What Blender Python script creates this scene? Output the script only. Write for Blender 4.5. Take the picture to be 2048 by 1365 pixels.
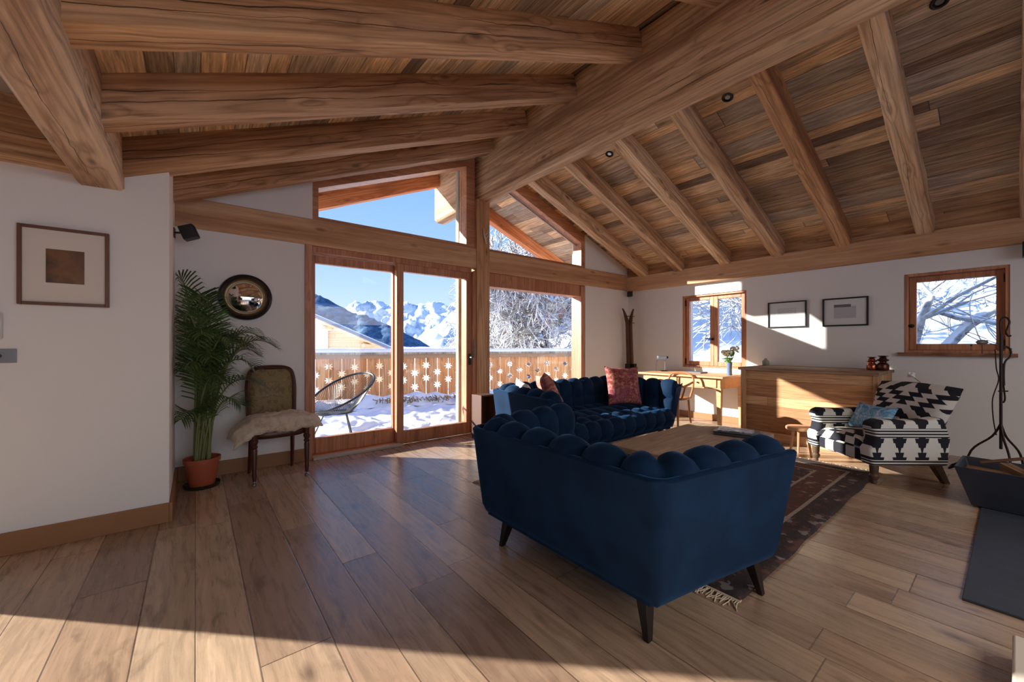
import bpy, bmesh, math, random
from mathutils import Vector, Matrix, noise
for o in list(bpy.data.objects): bpy.data.objects.remove(o, do_unlink=True)
SC = bpy.context.scene
COL = SC.collection
R = math.radians
PI = math.pi

# ------------------------------------------------------------------ camera, sky, sun, exposure
cam_d = bpy.data.cameras.new('camera'); cam = bpy.data.objects.new('camera', cam_d); COL.objects.link(cam)
cam.location = (0, 0, 1.2); cam.rotation_euler = (R(90), 0, R(-38.43))
cam_d.sensor_fit = 'HORIZONTAL'; cam_d.sensor_width = 36; cam_d.lens = 798 / 2048 * 36
cam_d.shift_y = 7.8 / 2048; cam_d.clip_start = .02; cam_d.clip_end = 8000
SC.camera = cam
SC.view_settings.view_transform = 'Standard'; SC.view_settings.look = 'None'
SC.view_settings.gamma = 1; SC.view_settings.use_curve_mapping = False
SC.view_settings.exposure = 0.45

def lin(c):
    c /= 255.
    return c / 12.92 if c <= .04045 else ((c + .055) / 1.055) ** 2.4
def S(r, g, b): return (lin(r), lin(g), lin(b), 1)

SUN = 11.0; SKY = .97; FILL = 78
w = bpy.data.worlds.new('sky'); SC.world = w; w.use_nodes = True
nt = w.node_tree; nt.nodes.clear()
tc = nt.nodes.new('ShaderNodeTexCoord'); sp = nt.nodes.new('ShaderNodeSeparateXYZ')
cr = nt.nodes.new('ShaderNodeValToRGB'); bg = nt.nodes.new('ShaderNodeBackground'); wo = nt.nodes.new('ShaderNodeOutputWorld')
nt.links.new(tc.outputs['Generated'], sp.inputs[0]); nt.links.new(sp.outputs['Z'], cr.inputs[0])
nt.links.new(cr.outputs[0], bg.inputs[0]); nt.links.new(bg.outputs[0], wo.inputs[0])
e = cr.color_ramp.elements
e[0].position = 0.0; e[0].color = S(226, 240, 255)
e[1].position = 1.0; e[1].color = S(70, 130, 225)
for p, c in ((.08, S(198, 222, 250)), (.22, S(160, 198, 246)), (.42, S(130, 176, 240))):
    k = e.new(p); k.color = c
bg.inputs[1].default_value = SKY

ELEV = math.atan(.46 / math.hypot(1, 1 / 1.0))
AZ = Vector((1, -1.0, 0)).normalized()          # direction the sunlight travels
sd = bpy.data.lights.new('sun', 'SUN'); sd.energy = SUN; sd.angle = R(.6); sd.color = (1, .95, .87)
sun = bpy.data.objects.new('sun', sd); COL.objects.link(sun)
dirv = Vector((AZ.x * math.cos(ELEV), AZ.y * math.cos(ELEV), -math.sin(ELEV)))
sun.rotation_euler = dirv.to_track_quat('-Z', 'Y').to_euler(); sun.location = (-20, 20, 12)

def area(name, loc, target, sx, sy, e, col=(1, 1, 1)):
    d = bpy.data.lights.new(name, 'AREA'); d.shape = 'RECTANGLE'; d.size = sx; d.size_y = sy; d.energy = e; d.color = col
    o = bpy.data.objects.new(name, d); COL.objects.link(o); o.location = loc
    o.rotation_euler = (Vector(target) - Vector(loc)).to_track_quat('-Z', 'Y').to_euler(); return o
# added fill light behind the camera, aimed down to bounce off the floor
area('fill_light_rear', (1.6, -2.3, 2.0), (1.6, -1.9, 0.0), 6.5, 1.8, FILL, (1, .93, .84))
#area('fill_light_side', (-4.2, -0.6, 1.7), (-.6, .6, 0.0), 2.6, 1.4, FILL * .35, (1, .93, .84))

# ------------------------------------------------------------------ mesh helpers
class MB:
    def __init__(s): s.v = []; s.f = []; s.uv = None
    def add(s, vs, fs):
        n = len(s.v); s.v += [tuple(p) for p in vs]; s.f += [tuple(i + n for i in f) for f in fs]; return s
    def box(s, lo, hi, M=None):
        x0, y0, z0 = lo; x1, y1, z1 = hi
        vs = [Vector(p) for p in ((x0,y0,z0),(x1,y0,z0),(x1,y1,z0),(x0,y1,z0),(x0,y0,z1),(x1,y0,z1),(x1,y1,z1),(x0,y1,z1))]
        if M: vs = [M @ p for p in vs]
        return s.add(vs, [(0,3,2,1),(4,5,6,7),(0,1,5,4),(1,2,6,5),(2,3,7,6),(3,0,4,7)])
    def frustum(s, lo, hi, tlo, thi, z0, z1, M=None):
        vs = [Vector(p) for p in ((lo[0],lo[1],z0),(hi[0],lo[1],z0),(hi[0],hi[1],z0),(lo[0],hi[1],z0),
              (tlo[0],tlo[1],z1),(thi[0],tlo[1],z1),(thi[0],thi[1],z1),(tlo[0],thi[1],z1))]
        if M: vs = [M @ p for p in vs]
        return s.add(vs, [(0,3,2,1),(4,5,6,7),(0,1,5,4),(1,2,6,5),(2,3,7,6),(3,0,4,7)])
    def prism(s, pts, axis, a, b):
        def P(p, t):
            return {'x': (t, p[0], p[1]), 'y': (p[0], t, p[1]), 'z': (p[0], p[1], t)}[axis]
        n = len(pts); vs = [P(p, a) for p in pts] + [P(p, b) for p in pts]
        fs = [tuple(range(n)), tuple(reversed(range(n, 2 * n)))] + [(i, i + n, (i + 1) % n + n, (i + 1) % n) for i in range(n)]
        return s.add(vs, fs)
    def tube(s, path, r, n=8, closed=False, caps=True, flat=1.0, sm=0):
        P = [Vector(p) for p in path]; m = len(P)
        rr = r if isinstance(r, (list, tuple)) else [r] * m
        if sm:
            Q, q2 = [], []
            for i in range(m - 1):
                p0, p1, p2, p3 = P[max(0, i-1)], P[i], P[i+1], P[min(m-1, i+2)]
                for k in range(sm):
                    t = k / sm; Q.append(.5 * ((2*p1) + (p2-p0)*t + (2*p0-5*p1+4*p2-p3)*t*t + (3*p1-p0-3*p2+p3)*t**3)); q2.append(rr[i] + (rr[i+1]-rr[i])*t)
            Q.append(P[-1]); q2.append(rr[-1]); P, rr, m = Q, q2, len(Q)
        vs = []; up = None
        for i in range(m):
            a = P[(i - 1) % m] if (closed or i > 0) else P[i]
            b = P[(i + 1) % m] if (closed or i < m - 1) else P[i]
            t = (b - a)
            if t.length < 1e-9: t = Vector((0, 0, 1))
            t.normalize()
            if up is None:
                up = Vector((0, 0, 1)) if abs(t.z) < .9 else Vector((1, 0, 0))
            u = (up - t * up.dot(t))
            if u.length < 1e-6: u = t.orthogonal()
            u.normalize(); up = u; v = t.cross(u)
            for k in range(n):
                q = 2 * PI * k / n
                vs.append(P[i] + (u * math.cos(q) + v * math.sin(q) * flat) * rr[i])
        fs = []
        for i in range(m if closed else m - 1):
            j = (i + 1) % m
            for k in range(n):
                l = (k + 1) % n
                fs.append((i * n + k, i * n + l, j * n + l, j * n + k))
        if caps and not closed:
            fs.append(tuple(reversed(range(n)))); fs.append(tuple(range((m - 1) * n, m * n)))
        return s.add(vs, fs)
    def lathe(s, prof, c=(0, 0, 0), n=24, M=None):
        vs = []
        for r, z in prof:
            for k in range(n):
                q = 2 * PI * k / n; vs.append(Vector((c[0] + r * math.cos(q), c[1] + r * math.sin(q), c[2] + z)))
        if M: vs = [M @ p for p in vs]
        fs = []
        for i in range(len(prof) - 1):
            for k in range(n):
                l = (k + 1) % n; fs.append((i * n + k, i * n + l, (i + 1) * n + l, (i + 1) * n + k))
        fs.append(tuple(reversed(range(n)))); m = len(prof); fs.append(tuple(range((m - 1) * n, m * n)))
        return s.add(vs, fs)
    def surf(s, fn, nu, nv, cu=False, cv=False):
        vs = [fn(i / (nu if cu else nu - 1), j / (nv if cv else nv - 1)) for i in range(nu) for j in range(nv)]
        fs = []
        for i in range(nu if cu else nu - 1):
            for j in range(nv if cv else nv - 1):
                a, b = (i + 1) % nu, (j + 1) % nv
                fs.append((i * nv + j, a * nv + j, a * nv + b, i * nv + b))
        return s.add(vs, fs)
    def ball(s, c, r, n=10, sc=(1, 1, 1)):
        m = n // 2 + 1
        prof = [(max(1e-4, math.sin(PI * i / m)) , -math.cos(PI * i / m)) for i in range(m + 1)]
        M = Matrix.Translation(c) @ Matrix.Diagonal((r * sc[0], r * sc[1], r * sc[2], 1))
        return s.lathe(prof, (0, 0, 0), n, M)
    def build(s, name, mat, parent=None, bev=0, smooth=True, loc=None, rz=0, seg=2, angle=35, sub=0, solid=0, fix=True):
        me = bpy.data.meshes.new(name); me.from_pydata(s.v, [], s.f); me.update()
        if fix:
            bm = bmesh.new(); bm.from_mesh(me); bmesh.ops.recalc_face_normals(bm, faces=bm.faces); bm.to_mesh(me); bm.free()
        if smooth:
            me.polygons.foreach_set('use_smooth', [True] * len(me.polygons))
            if angle < 179: me.set_sharp_from_angle(angle=R(angle))
        o = bpy.data.objects.new(name, me); COL.objects.link(o); me.materials.append(mat)
        if parent: o.parent = parent
        if loc: o.location = loc
        if rz: o.rotation_euler = (0, 0, rz)
        if solid:
            md = o.modifiers.new('solid', 'SOLIDIFY'); md.thickness = solid; md.offset = 0
        if bev:
            md = o.modifiers.new('bevel', 'BEVEL'); md.width = bev; md.segments = seg; md.limit_method = 'ANGLE'; md.angle_limit = R(40)
        if sub:
            md = o.modifiers.new('sub', 'SUBSURF'); md.levels = sub; md.render_levels = sub
        return o

def tag(o, label=None, cat=None, group=None, kind=None):
    if label: o['label'] = label
    if cat: o['category'] = cat
    if group: o['group'] = group
    if kind: o['kind'] = kind
    return o
def thing(name, label, cat, loc=(0, 0, 0), rz=0, group=None, kind=None):
    o = bpy.data.objects.new(name, None); COL.objects.link(o); o.location = loc; o.rotation_euler = (0, 0, rz)
    o.empty_display_size = .1
    return tag(o, label, cat, group, kind)
def copy_tree(o, parent=None):
    c = o.copy(); COL.objects.link(c)
    if parent: c.parent = parent
    for ch in [x for x in bpy.data.objects if x.parent == o]: copy_tree(ch, c)
    return c

# ------------------------------------------------------------------ material helpers
class NT:
    def __init__(s, name):
        s.m = bpy.data.materials.new(name); s.m.use_nodes = True; s.t = s.m.node_tree; s.t.nodes.clear()
        s.out = s.t.nodes.new('ShaderNodeOutputMaterial')
    def n(s, typ, ins=None, **kw):
        d = s.t.nodes.new(typ)
        for k, v in kw.items(): setattr(d, k, v)
        for k, v in (ins or {}).items(): s.set(d, k, v)
        return d
    def set(s, d, k, v):
        i = d.inputs[k]
        if isinstance(v, bpy.types.NodeSocket): s.t.links.new(v, i)
        elif isinstance(v, bpy.types.Node): s.t.links.new(v.outputs[0], i)
        else: i.default_value = v
    def math(s, op, a, b=None, c=None, clamp=False):
        d = s.t.nodes.new('ShaderNodeMath'); d.operation = op; d.use_clamp = clamp
        s.set(d, 0, a)
        if b is not None: s.set(d, 1, b)
        if c is not None: s.set(d, 2, c)
        return d.outputs[0]
    def mix(s, f, a, b, mode='MIX'):
        d = s.t.nodes.new('ShaderNodeMix'); d.data_type = 'RGBA'; d.blend_type = mode
        s.set(d, 0, f); s.set(d, 6, a); s.set(d, 7, b); return d.outputs[2]
    def ramp(s, f, stops, interp='LINEAR'):
        d = s.t.nodes.new('ShaderNodeValToRGB'); s.set(d, 0, f); cr = d.color_ramp; cr.interpolation = interp
        e = cr.elements; e[0].position = stops[0][0]; e[0].color = stops[0][1]; e[1].position = stops[-1][0]; e[1].color = stops[-1][1]
        for p, c in stops[1:-1]: k = e.new(p); k.color = c
        return d.outputs[0]
    def coords(s, kind='Object'):
        c = s.n('ShaderNodeTexCoord').outputs[kind]; x = s.n('ShaderNodeSeparateXYZ', {0: c})
        return c, x.outputs[0], x.outputs[1], x.outputs[2]
    def vec(s, x, y, z): return s.n('ShaderNodeCombineXYZ', {0: x, 1: y, 2: z}).outputs[0]
    def noise(s, v, sc, det=3, rough=.5, dist=0):
        return s.n('ShaderNodeTexNoise', {'Vector': v, 'Scale': sc, 'Detail': det, 'Roughness': rough, 'Distortion': dist}).outputs[0]
    def bsdf(s, col, rough=.6, bump=None, bs=.3, bd=.01, **kw):
        b = s.n('ShaderNodeBsdfPrincipled'); s.set(b, 'Base Color', col); s.set(b, 'Roughness', rough)
        for k, v in kw.items(): s.set(b, k.replace('_', ' '), v)
        if bump is not None:
            bp = s.n('ShaderNodeBump', {'Height': bump, 'Strength': bs, 'Distance': bd}); s.t.links.new(bp.outputs[0], b.inputs['Normal'])
        s.t.links.new(b.outputs[0], s.out.inputs[0]); return s.m
def C3(r, g, b): return S(r, g, b)
def plain(name, col, rough=.6, var=0.0, scale=8, bump=0, **kw):
    t = NT(name)
    if var or bump:
        c = t.coords()[0]; nz = t.noise(c, scale, 4, .6)
        k = t.math('MULTIPLY_ADD', nz, 2 * var, 1 - var)
        cc = t.mix(1, col, t.vec(k, k, k), 'MULTIPLY')
        return t.bsdf(cc, rough, nz if bump else None, .4, bump or .01, **kw)
    return t.bsdf(col, rough, **kw)

def beam_wood(name, dark, mid, light, crack=.5, knot=1.0, rough=.75, sc=1.0, axes='XYZ', vary=.25, bd=.005, lines=.85):
    """old timber, grain along the first axis, drying cracks as long wandering sheets"""
    t = NT(name); c, X, Y, Z = t.coords(); A = {'X': X, 'Y': Y, 'Z': Z}
    u, v, q = A[axes[0]], A[axes[1]], A[axes[2]]
    rnd = t.n('ShaderNodeObjectInfo').outputs['Random']
    uo = t.math('ADD', u, t.math('MULTIPLY', rnd, 37.0))
    def nz(su, sv, scale=1.0, det=3, rough=.5, dist=0): return t.noise(t.vec(t.math('MULTIPLY', uo, su * sc), t.math('MULTIPLY', v, sv * sc), t.math('MULTIPLY', q, sv * sc)), scale, det, rough, dist)
    vo = t.n('ShaderNodeTexVoronoi', {'Vector': t.vec(t.math('MULTIPLY', uo, 2.1), t.math('MULTIPLY', v, 6.5), t.math('MULTIPLY', q, 6.5)), 'Scale': 1.0, 'Randomness': 1.0})
    kd = vo.outputs['Distance']
    bulge = t.ramp(kd, [(.0, (1, 1, 1, 1)), (.35, (0, 0, 0, 1))])      # grain bends round the knots
    broad = nz(.35, 4.5, 1.0, 3, .5, .2)
    ringn = t.math('ADD', t.math('MULTIPLY', nz(.28, 5.0, 1.0, 2, .5), 5.5), t.math('MULTIPLY', bulge, .7))
    ring = t.math('PINGPONG', t.math('MULTIPLY', ringn, 4.0), 1.0)
    ring = t.math('POWER', ring, 2.5)
    fine = nz(3.0, 90, 1.0, 3, .65)
    streak = nz(.9, 34, 1.0, 4, .7)
    g = t.math('ADD', t.math('MULTIPLY', broad, .62), t.math('MULTIPLY', streak, .38))
    col = t.ramp(g, [(.36, dark), (.47, mid), (.60, light)])
    col = t.mix(t.math('MULTIPLY', ring, lines * .55), col, tuple(x * .55 for x in dark[:3]) + (1,))
    fl = t.ramp(nz(1.5, 26, 1.0, 3, .6), [(.56, (0, 0, 0, 1)), (.66, (1, 1, 1, 1))]); col = t.mix(t.math('MULTIPLY', fl, lines * .5), col, tuple(x * .5 for x in dark[:3]) + (1,))
    f2 = t.math('MULTIPLY_ADD', fine, .55, .73)
    col = t.mix(1, col, t.vec(f2, f2, f2), 'MULTIPLY')
    kf = t.ramp(kd, [(.05, (1, 1, 1, 1)), (.09, (.65, .65, .65, 1)), (.16, (0, 0, 0, 1))])
    col = t.mix(t.math('MULTIPLY', kf, .7 * knot), col, tuple(x * .3 for x in dark[:3]) + (1,))
    h = t.math('ADD', t.math('MULTIPLY', streak, .6), t.math('MULTIPLY', fine, .25))
    if crack > 0:
        tot = None
        for i, (ax, z0, amp) in enumerate(((q, .13, .09), (v, .012, .07), (q, .07, .05))):
            w1 = t.noise(t.vec(t.math('MULTIPLY', uo, .8), 3.1 * i, 0.0), 1.0, 4, .55); w2 = t.noise(t.vec(t.math('MULTIPLY', uo, 9.0), 3.1 * i, 0.0), 1.0, 3, .6)
            pos = t.math('ADD', t.math('MULTIPLY', t.math('SUBTRACT', w1, .5), amp * 2), t.math('MULTIPLY', t.math('SUBTRACT', w2, .5), .012))
            d_ = t.math('ABSOLUTE', t.math('SUBTRACT', t.math('SUBTRACT', ax, z0), pos))
            wid = t.math('MULTIPLY', t.ramp(t.noise(t.vec(t.math('MULTIPLY', uo, 1.1), 7.0 + i, 0.0), 1.0, 2), [(.40, (0, 0, 0, 1)), (.62, (1, 1, 1, 1))]), .0042 * min(1.3, crack + .35))
            cfi = t.math('SUBTRACT', 1.0, t.math('DIVIDE', d_, t.math('ADD', wid, .00002)), clamp=True)
            tot = cfi if tot is None else t.math('MAXIMUM', tot, cfi)
        tot = t.math('MULTIPLY', tot, min(1, crack * 2.2), clamp=True)
        col = t.mix(tot, col, tuple(x * .12 for x in dark[:3]) + (1,))
        h = t.math('SUBTRACT', h, tot)
    vv = t.math('MULTIPLY_ADD', rnd, vary, 1 - vary / 2)
    col = t.mix(1, col, t.vec(vv, vv, t.math('MULTIPLY_ADD', rnd, vary * .6, 1 - vary * .4)), 'MULTIPLY')
    return t.bsdf(col, rough, h, .8, bd)

def planks(name, width, length, stops, axes='XYZ', gap=.012, rough=.55, grain=1.0, knots=1.0, bd=.003, dark=(.03, .02, .012, 1), gfac=.8, widthvar=True, spec=.5, fineg=1.0, blotch=0, wv=.22):
    """boards: index across axes[0], running along axes[1]"""
    t = NT(name); c, X, Y, Z = t.coords(); A = {'X': X, 'Y': Y, 'Z': Z}
    a, b, q = A[axes[0]], A[axes[1]], A[axes[2]]
    ac = t.math('DIVIDE', a, width)
    if widthvar:   # irregular board widths
        ac = t.math('ADD', ac, t.math('MULTIPLY', t.math('SINE', t.math('MULTIPLY', ac, 2.1)), wv))
    idx = t.math('FLOOR', ac); fa = t.math('FRACT', ac)
    r1 = t.n('ShaderNodeTexWhiteNoise', {'W': idx}, noise_dimensions='1D').outputs[0]
    bc = t.math('ADD', t.math('DIVIDE', b, length), t.math('MULTIPLY', r1, 7.3))
    idb = t.math('FLOOR', bc); fb = t.math('FRACT', bc)
    r2 = t.n('ShaderNodeTexWhiteNoise', {'Vector': t.vec(idx, idb, 0.0)}, noise_dimensions='3D').outputs[0]
    col = t.ramp(r2, stops)
    sh = t.math('MULTIPLY', r2, 23.0)
    P = t.vec(t.math('MULTIPLY', t.math('ADD', a, sh), 11.0), t.math('MULTIPLY', b, .7), t.math('MULTIPLY', q, 11.0))
    warp = t.noise(t.vec(t.math('MULTIPLY', t.math('ADD', a, sh), 4.0), t.math('MULTIPLY', b, 1.7), q), 1.0, 2)
    P2 = t.n('ShaderNodeVectorMath', {0: P, 1: t.vec(t.math('MULTIPLY', warp, 1.1), 0.0, 0.0)}, operation='ADD').outputs[0]
    g = t.noise(P2, 2.6, 8, .7, .3)
    k = t.math('MULTIPLY_ADD', t.math('SUBTRACT', g, .5), 1.9 * grain, 1.0)
    col = t.mix(1, col, t.vec(k, k, k), 'MULTIPLY')
    fs_ = t.noise(t.vec(t.math('MULTIPLY', t.math('ADD', a, sh), 95.0), t.math('MULTIPLY', b, 3.0), t.math('MULTIPLY', q, 95.0)), 1.0, 3, .65)
    kk = t.math('MULTIPLY_ADD', t.math('SUBTRACT', fs_, .5), 1.3 * grain * fineg, 1.0); col = t.mix(1, col, t.vec(kk, kk, kk), 'MULTIPLY')
    vo = t.n('ShaderNodeTexVoronoi', {'Vector': t.vec(t.math('MULTIPLY', t.math('ADD', a, sh), 5.0), t.math('MULTIPLY', b, 1.7), 0.0), 'Scale': 1.0})
    kf = t.ramp(vo.outputs['Distance'], [(.03, (1, 1, 1, 1)), (.07, (.6, .6, .6, 1)), (.15, (0, 0, 0, 1))])
    col = t.mix(t.math('MULTIPLY', kf, .7 * knots), col, dark)
    if blotch:
        bl = t.ramp(t.noise(t.vec(t.math('MULTIPLY', t.math('ADD', a, sh), 9.0), t.math('MULTIPLY', b, 3.5), 0.0), 1.0, 4, .6, .6), [(.56, (0, 0, 0, 1)), (.72, (1, 1, 1, 1))])
        col = t.mix(t.math('MULTIPLY', bl, blotch), col, dark)
    ga = t.math('MINIMUM', fa, t.math('SUBTRACT', 1.0, fa)); gb = t.math('MULTIPLY', t.math('MINIMUM', fb, t.math('SUBTRACT', 1.0, fb)), length / width)
    gm = t.math('MINIMUM', ga, gb)
    gf = t.math('SUBTRACT', 1.0, t.math('DIVIDE', gm, gap), clamp=True)
    col = t.mix(t.math('MULTIPLY', gf, gfac), col, dark)
    h = t.math('SUBTRACT', t.math('MULTIPLY', g, .5), gf)
    rr = t.math('MULTIPLY_ADD', g, .25, rough - .12)
    return t.bsdf(col, rr, h, .6, bd, Specular_IOR_Level=spec)

M = {}
M['beam'] = beam_wood('reclaimed_beam', S(148, 106, 74), S(204, 162, 124), S(232, 200, 164))
M['beam_dark'] = beam_wood('old_joist_timber', S(126, 84, 52), S(184, 136, 94), S(216, 174, 134), crack=.9)
M['beam_pale'] = beam_wood('pale_spruce_beam', S(172, 124, 86), S(198, 152, 112), S(214, 174, 136), crack=.12, knot=.9, vary=.08, lines=.3)
M['post'] = beam_wood('pale_spruce_post', S(165, 116, 76), S(200, 152, 108), S(216, 174, 134), crack=.1, axes='ZXY', vary=.05)
M['larch'] = beam_wood('larch_joinery', S(176, 116, 80), S(192, 132, 94), S(204, 148, 110), crack=0, knot=.15, rough=.45, vary=.05, bd=.001)
M['larch_v'] = beam_wood('larch_joinery_upright', S(172, 110, 76), S(188, 126, 90), S(200, 142, 106), crack=0, knot=.15, rough=.45, axes='ZXY', vary=.05, bd=.001)
M['weathered'] = beam_wood('grey_weathered_post', S(120, 112, 100), S(160, 152, 138), S(190, 184, 170), crack=.8, axes='ZXY')
M['ceil'] = planks('reclaimed_ceiling_boards', .15, 2.4, [(0, S(150, 134, 118)), (.2, S(216, 174, 128)), (.4, S(158, 136, 114)), (.55, S(122, 98, 78)), (.75, S(224, 190, 150)), (.9, S(178, 160, 140)), (1, S(130, 102, 76))], gap=.035, rough=.8, grain=1.5, knots=.8, bd=.005)
M['floor'] = planks('oak_floor_boards', .21, 1.9, [(0, S(146, 120, 100)), (.35, S(182, 154, 128)), (.6, S(164, 136, 112)), (.8, S(200, 174, 146)), (1, S(136, 110, 90))], gap=.02, rough=.28, grain=.75, knots=.9, fineg=.45, blotch=.45, wv=.10, bd=.0015, dark=S(58, 42, 32))
M['plaster'] = plain('white_plaster', S(230, 226, 222), .9, .015, 2.5, .002)
M['plaster_grey'] = plain('grey_plaster', S(170, 160, 156), .9)
M['black'] = plain('black_plastic', S(22, 22, 24), .45)
M['iron'] = plain('wrought_iron', S(52, 42, 38), .5, .2, 20, .002, Metallic=.7)
M['steel'] = plain('brushed_steel', S(150, 150, 152), .35, Metallic=.9)
M['darkmetal'] = plain('dark_bronze', S(46, 40, 38), .4, Metallic=.6)
M['snow'] = None
t = NT('snow'); c = t.coords()[0]; nz = t.noise(c, 3.0, 6, .6)
M['snow'] = t.bsdf(S(240, 243, 250), .7, nz, .5, .05)
t = NT('glass_pane')
tr = t.n('ShaderNodeBsdfTransparent', {'Color': (.97, .985, .98, 1)}); gl = t.n('ShaderNodeBsdfGlossy', {'Color': (1, 1, 1, 1), 'Roughness': .01})
mx = t.n('ShaderNodeMixShader', {0: .03, 1: tr.outputs[0], 2: gl.outputs[0]}); t.t.links.new(mx.outputs[0], t.out.inputs[0]); M['glass'] = t.m

# ------------------------------------------------------------------ room shell
YG, XR, YL, XL = 4.56, 6.44, 3.575, -.14
def zl(x): return 3.70 - .42 * (3.014 - x)        # underside of the left joists
def zr(x): return 3.625 - .38 * (x - 3.22)        # underside of the right rafters
def cl(x): return zl(x) + .235
def crr(x): return zr(x) + .22
def struct(mb, name, m, **k): return tag(mb.build(name, m, **k), kind='structure')

struct(MB().box((-4.6, -3.6, -.12), (6.6, 4.60, 0)), 'floor', M['floor'], smooth=False)
# gable wall with the glazing
g = MB(); T0, T1 = YG, 4.86
g.box((XL - .3, T0, 0), (.884, T1, 2.24)); g.prism([(XL - .3, 2.24), (.958, 2.24), (.958, cl(.958)), (XL - .3, cl(XL - .3))], 'y', T0, T1)
g.prism([(5.215, 0), (XR, 0), (XR, crr(XR) - .01), (5.215, crr(5.215) - .01)], 'y', T0, T1)
g.prism([(.958, 2.93), (2.98, 3.74), (2.98, cl(2.98)), (.958, cl(.958))], 'y', T0, T1)
struct(g, 'wall_gable', M['plaster'], smooth=False)
# right wall: two small windows
W1 = (2.49, 3.49, .83, 2.02); W2 = (.03, .80, 1.11, 2.015)
g = MB(); a, b = XR, XR + .36; top = 2.62
g.box((a, 3.49, 0), (b, 4.86, top)); g.box((a, 2.49, 0), (b, 3.49, .83)); g.box((a, 2.49, 2.02), (b, 3.49, top))
g.box((a, .80, 0), (b, 2.49, top)); g.box((a, .03, 0), (b, .80, 1.11)); g.box((a, .03, 2.015), (b, .80, top)); g.box((a, -3.6, 0), (b, .03, top))
struct(g, 'wall_right', M['plaster'], smooth=False)
# left wall facing the camera, its return, and the wall beyond a garden door opening
g = MB(); g.box((-1.45, YL, 0), (XL, YL + .3, 2.9)); g.box((XL - .3, YL + .3, 0), (XL, T0, 2.62))
g.box((-4.6, YL, 0), (-3.9, YL + .3, 2.9)); g.box((-3.9, YL, 2.15), (-1.45, YL + .3, 2.9))
struct(g, 'wall_left', M['plaster'], smooth=False)
PANEL = planks('bounce_cutting_boards', .18, 4, [(0, S(92, 66, 48)), (1, S(120, 88, 64))], axes='XZY')  # unseen walls given dark boards to cut light bounced onto the joist faces
struct(MB().box((-4.9, -3.6, 0), (-4.6, YL + .3, 2.9)), 'wall_side', PANEL, smooth=False)
# unseen rear wall with a wide opening added to let sky light in
g = MB(); g.box((-4.6, -3.9, 0), (-1.2, -3.6, 3.2)); g.box((4.2, -3.9, 0), (6.8, -3.6, 3.2)); g.prism([(-1.2, 2.45), (4.2, 2.45), (4.2, 3.45), (3.12, 3.95), (-1.2, 2.2)], 'y', -3.9, -3.6)
g.box((-1.2, -3.9, 0), (4.2, -3.6, .15)); struct(g, 'wall_rear', PANEL, smooth=False)
# sloping boarded ceilings, built in their own slope direction so the boards follow the ridge
def slope_ceiling(name, x0, z0, x1, z1, y0, y1, th, m):
    L = math.hypot(x1 - x0, z1 - z0); ang = math.atan2(z1 - z0, x1 - x0)
    mb = MB().box((0, y0, 0), (L, y1, th)); o = mb.build(name, m, smooth=False)
    o.location = (x0, 0, z0); o.rotation_euler = (0, -ang, 0); return tag(o, kind='structure')
slope_ceiling('ceiling', -.5, cl(-.5), 3.12, cl(3.12), -3.6, 5.95, .05, M['ceil'])
slope_ceiling('ceiling', 3.12, crr(3.12), 6.98, crr(6.98), -3.6, 5.95, .05, M['ceil'])
struct(MB().box((-4.6, -3.6, 2.58), (-.45, YL + .3, 2.66)), 'ceiling', M['plaster_grey'], smooth=False)
rf = MB(); rf.prism([(-.62, cl(-.62) + .06), (3.12, cl(3.12) + .06), (3.12, cl(3.12) + .36), (-.62, cl(-.62) + .36)], 'y', -3.9, 6.0)
rf.prism([(3.12, crr(3.12) + .06), (7.05, crr(7.05) + .06), (7.05, crr(7.05) + .36), (3.12, cl(3.12) + .36)], 'y', -3.9, 6.0)
rf.box((-4.9, -3.9, 2.67), (-.62, YL + .3, 2.95)); struct(rf, 'roof_slab', M['snow'], smooth=False)

struct(MB().box((XR - .03, -3.6, 2.455), (XR - .006, YG, 2.68)), 'trim_1', beam_wood('eaves_board', S(128, 92, 64), S(172, 128, 92), S(196, 154, 116), axes='YXZ'), smooth=False)
# baseboards
BB = plain('oak_baseboard', S(150, 104, 66), .5, .1, 6)
struct(MB().box((-1.36, YL - .018, 0), (XL, YL, .13)), 'baseboard_left', BB, bev=.003)
struct(MB().box((XL, YL - .018, 0), (XL + .018, YG, .13)), 'baseboard_return', BB, bev=.003)
struct(MB().box((XL + .018, YG - .018, 0), (.884, YG, .13)), 'baseboard_gable', BB, bev=.003)
struct(MB().box((XR - .018, .79, 0), (XR, 4.56, .1)), 'baseboard_right', BB, bev=.003)

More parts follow.
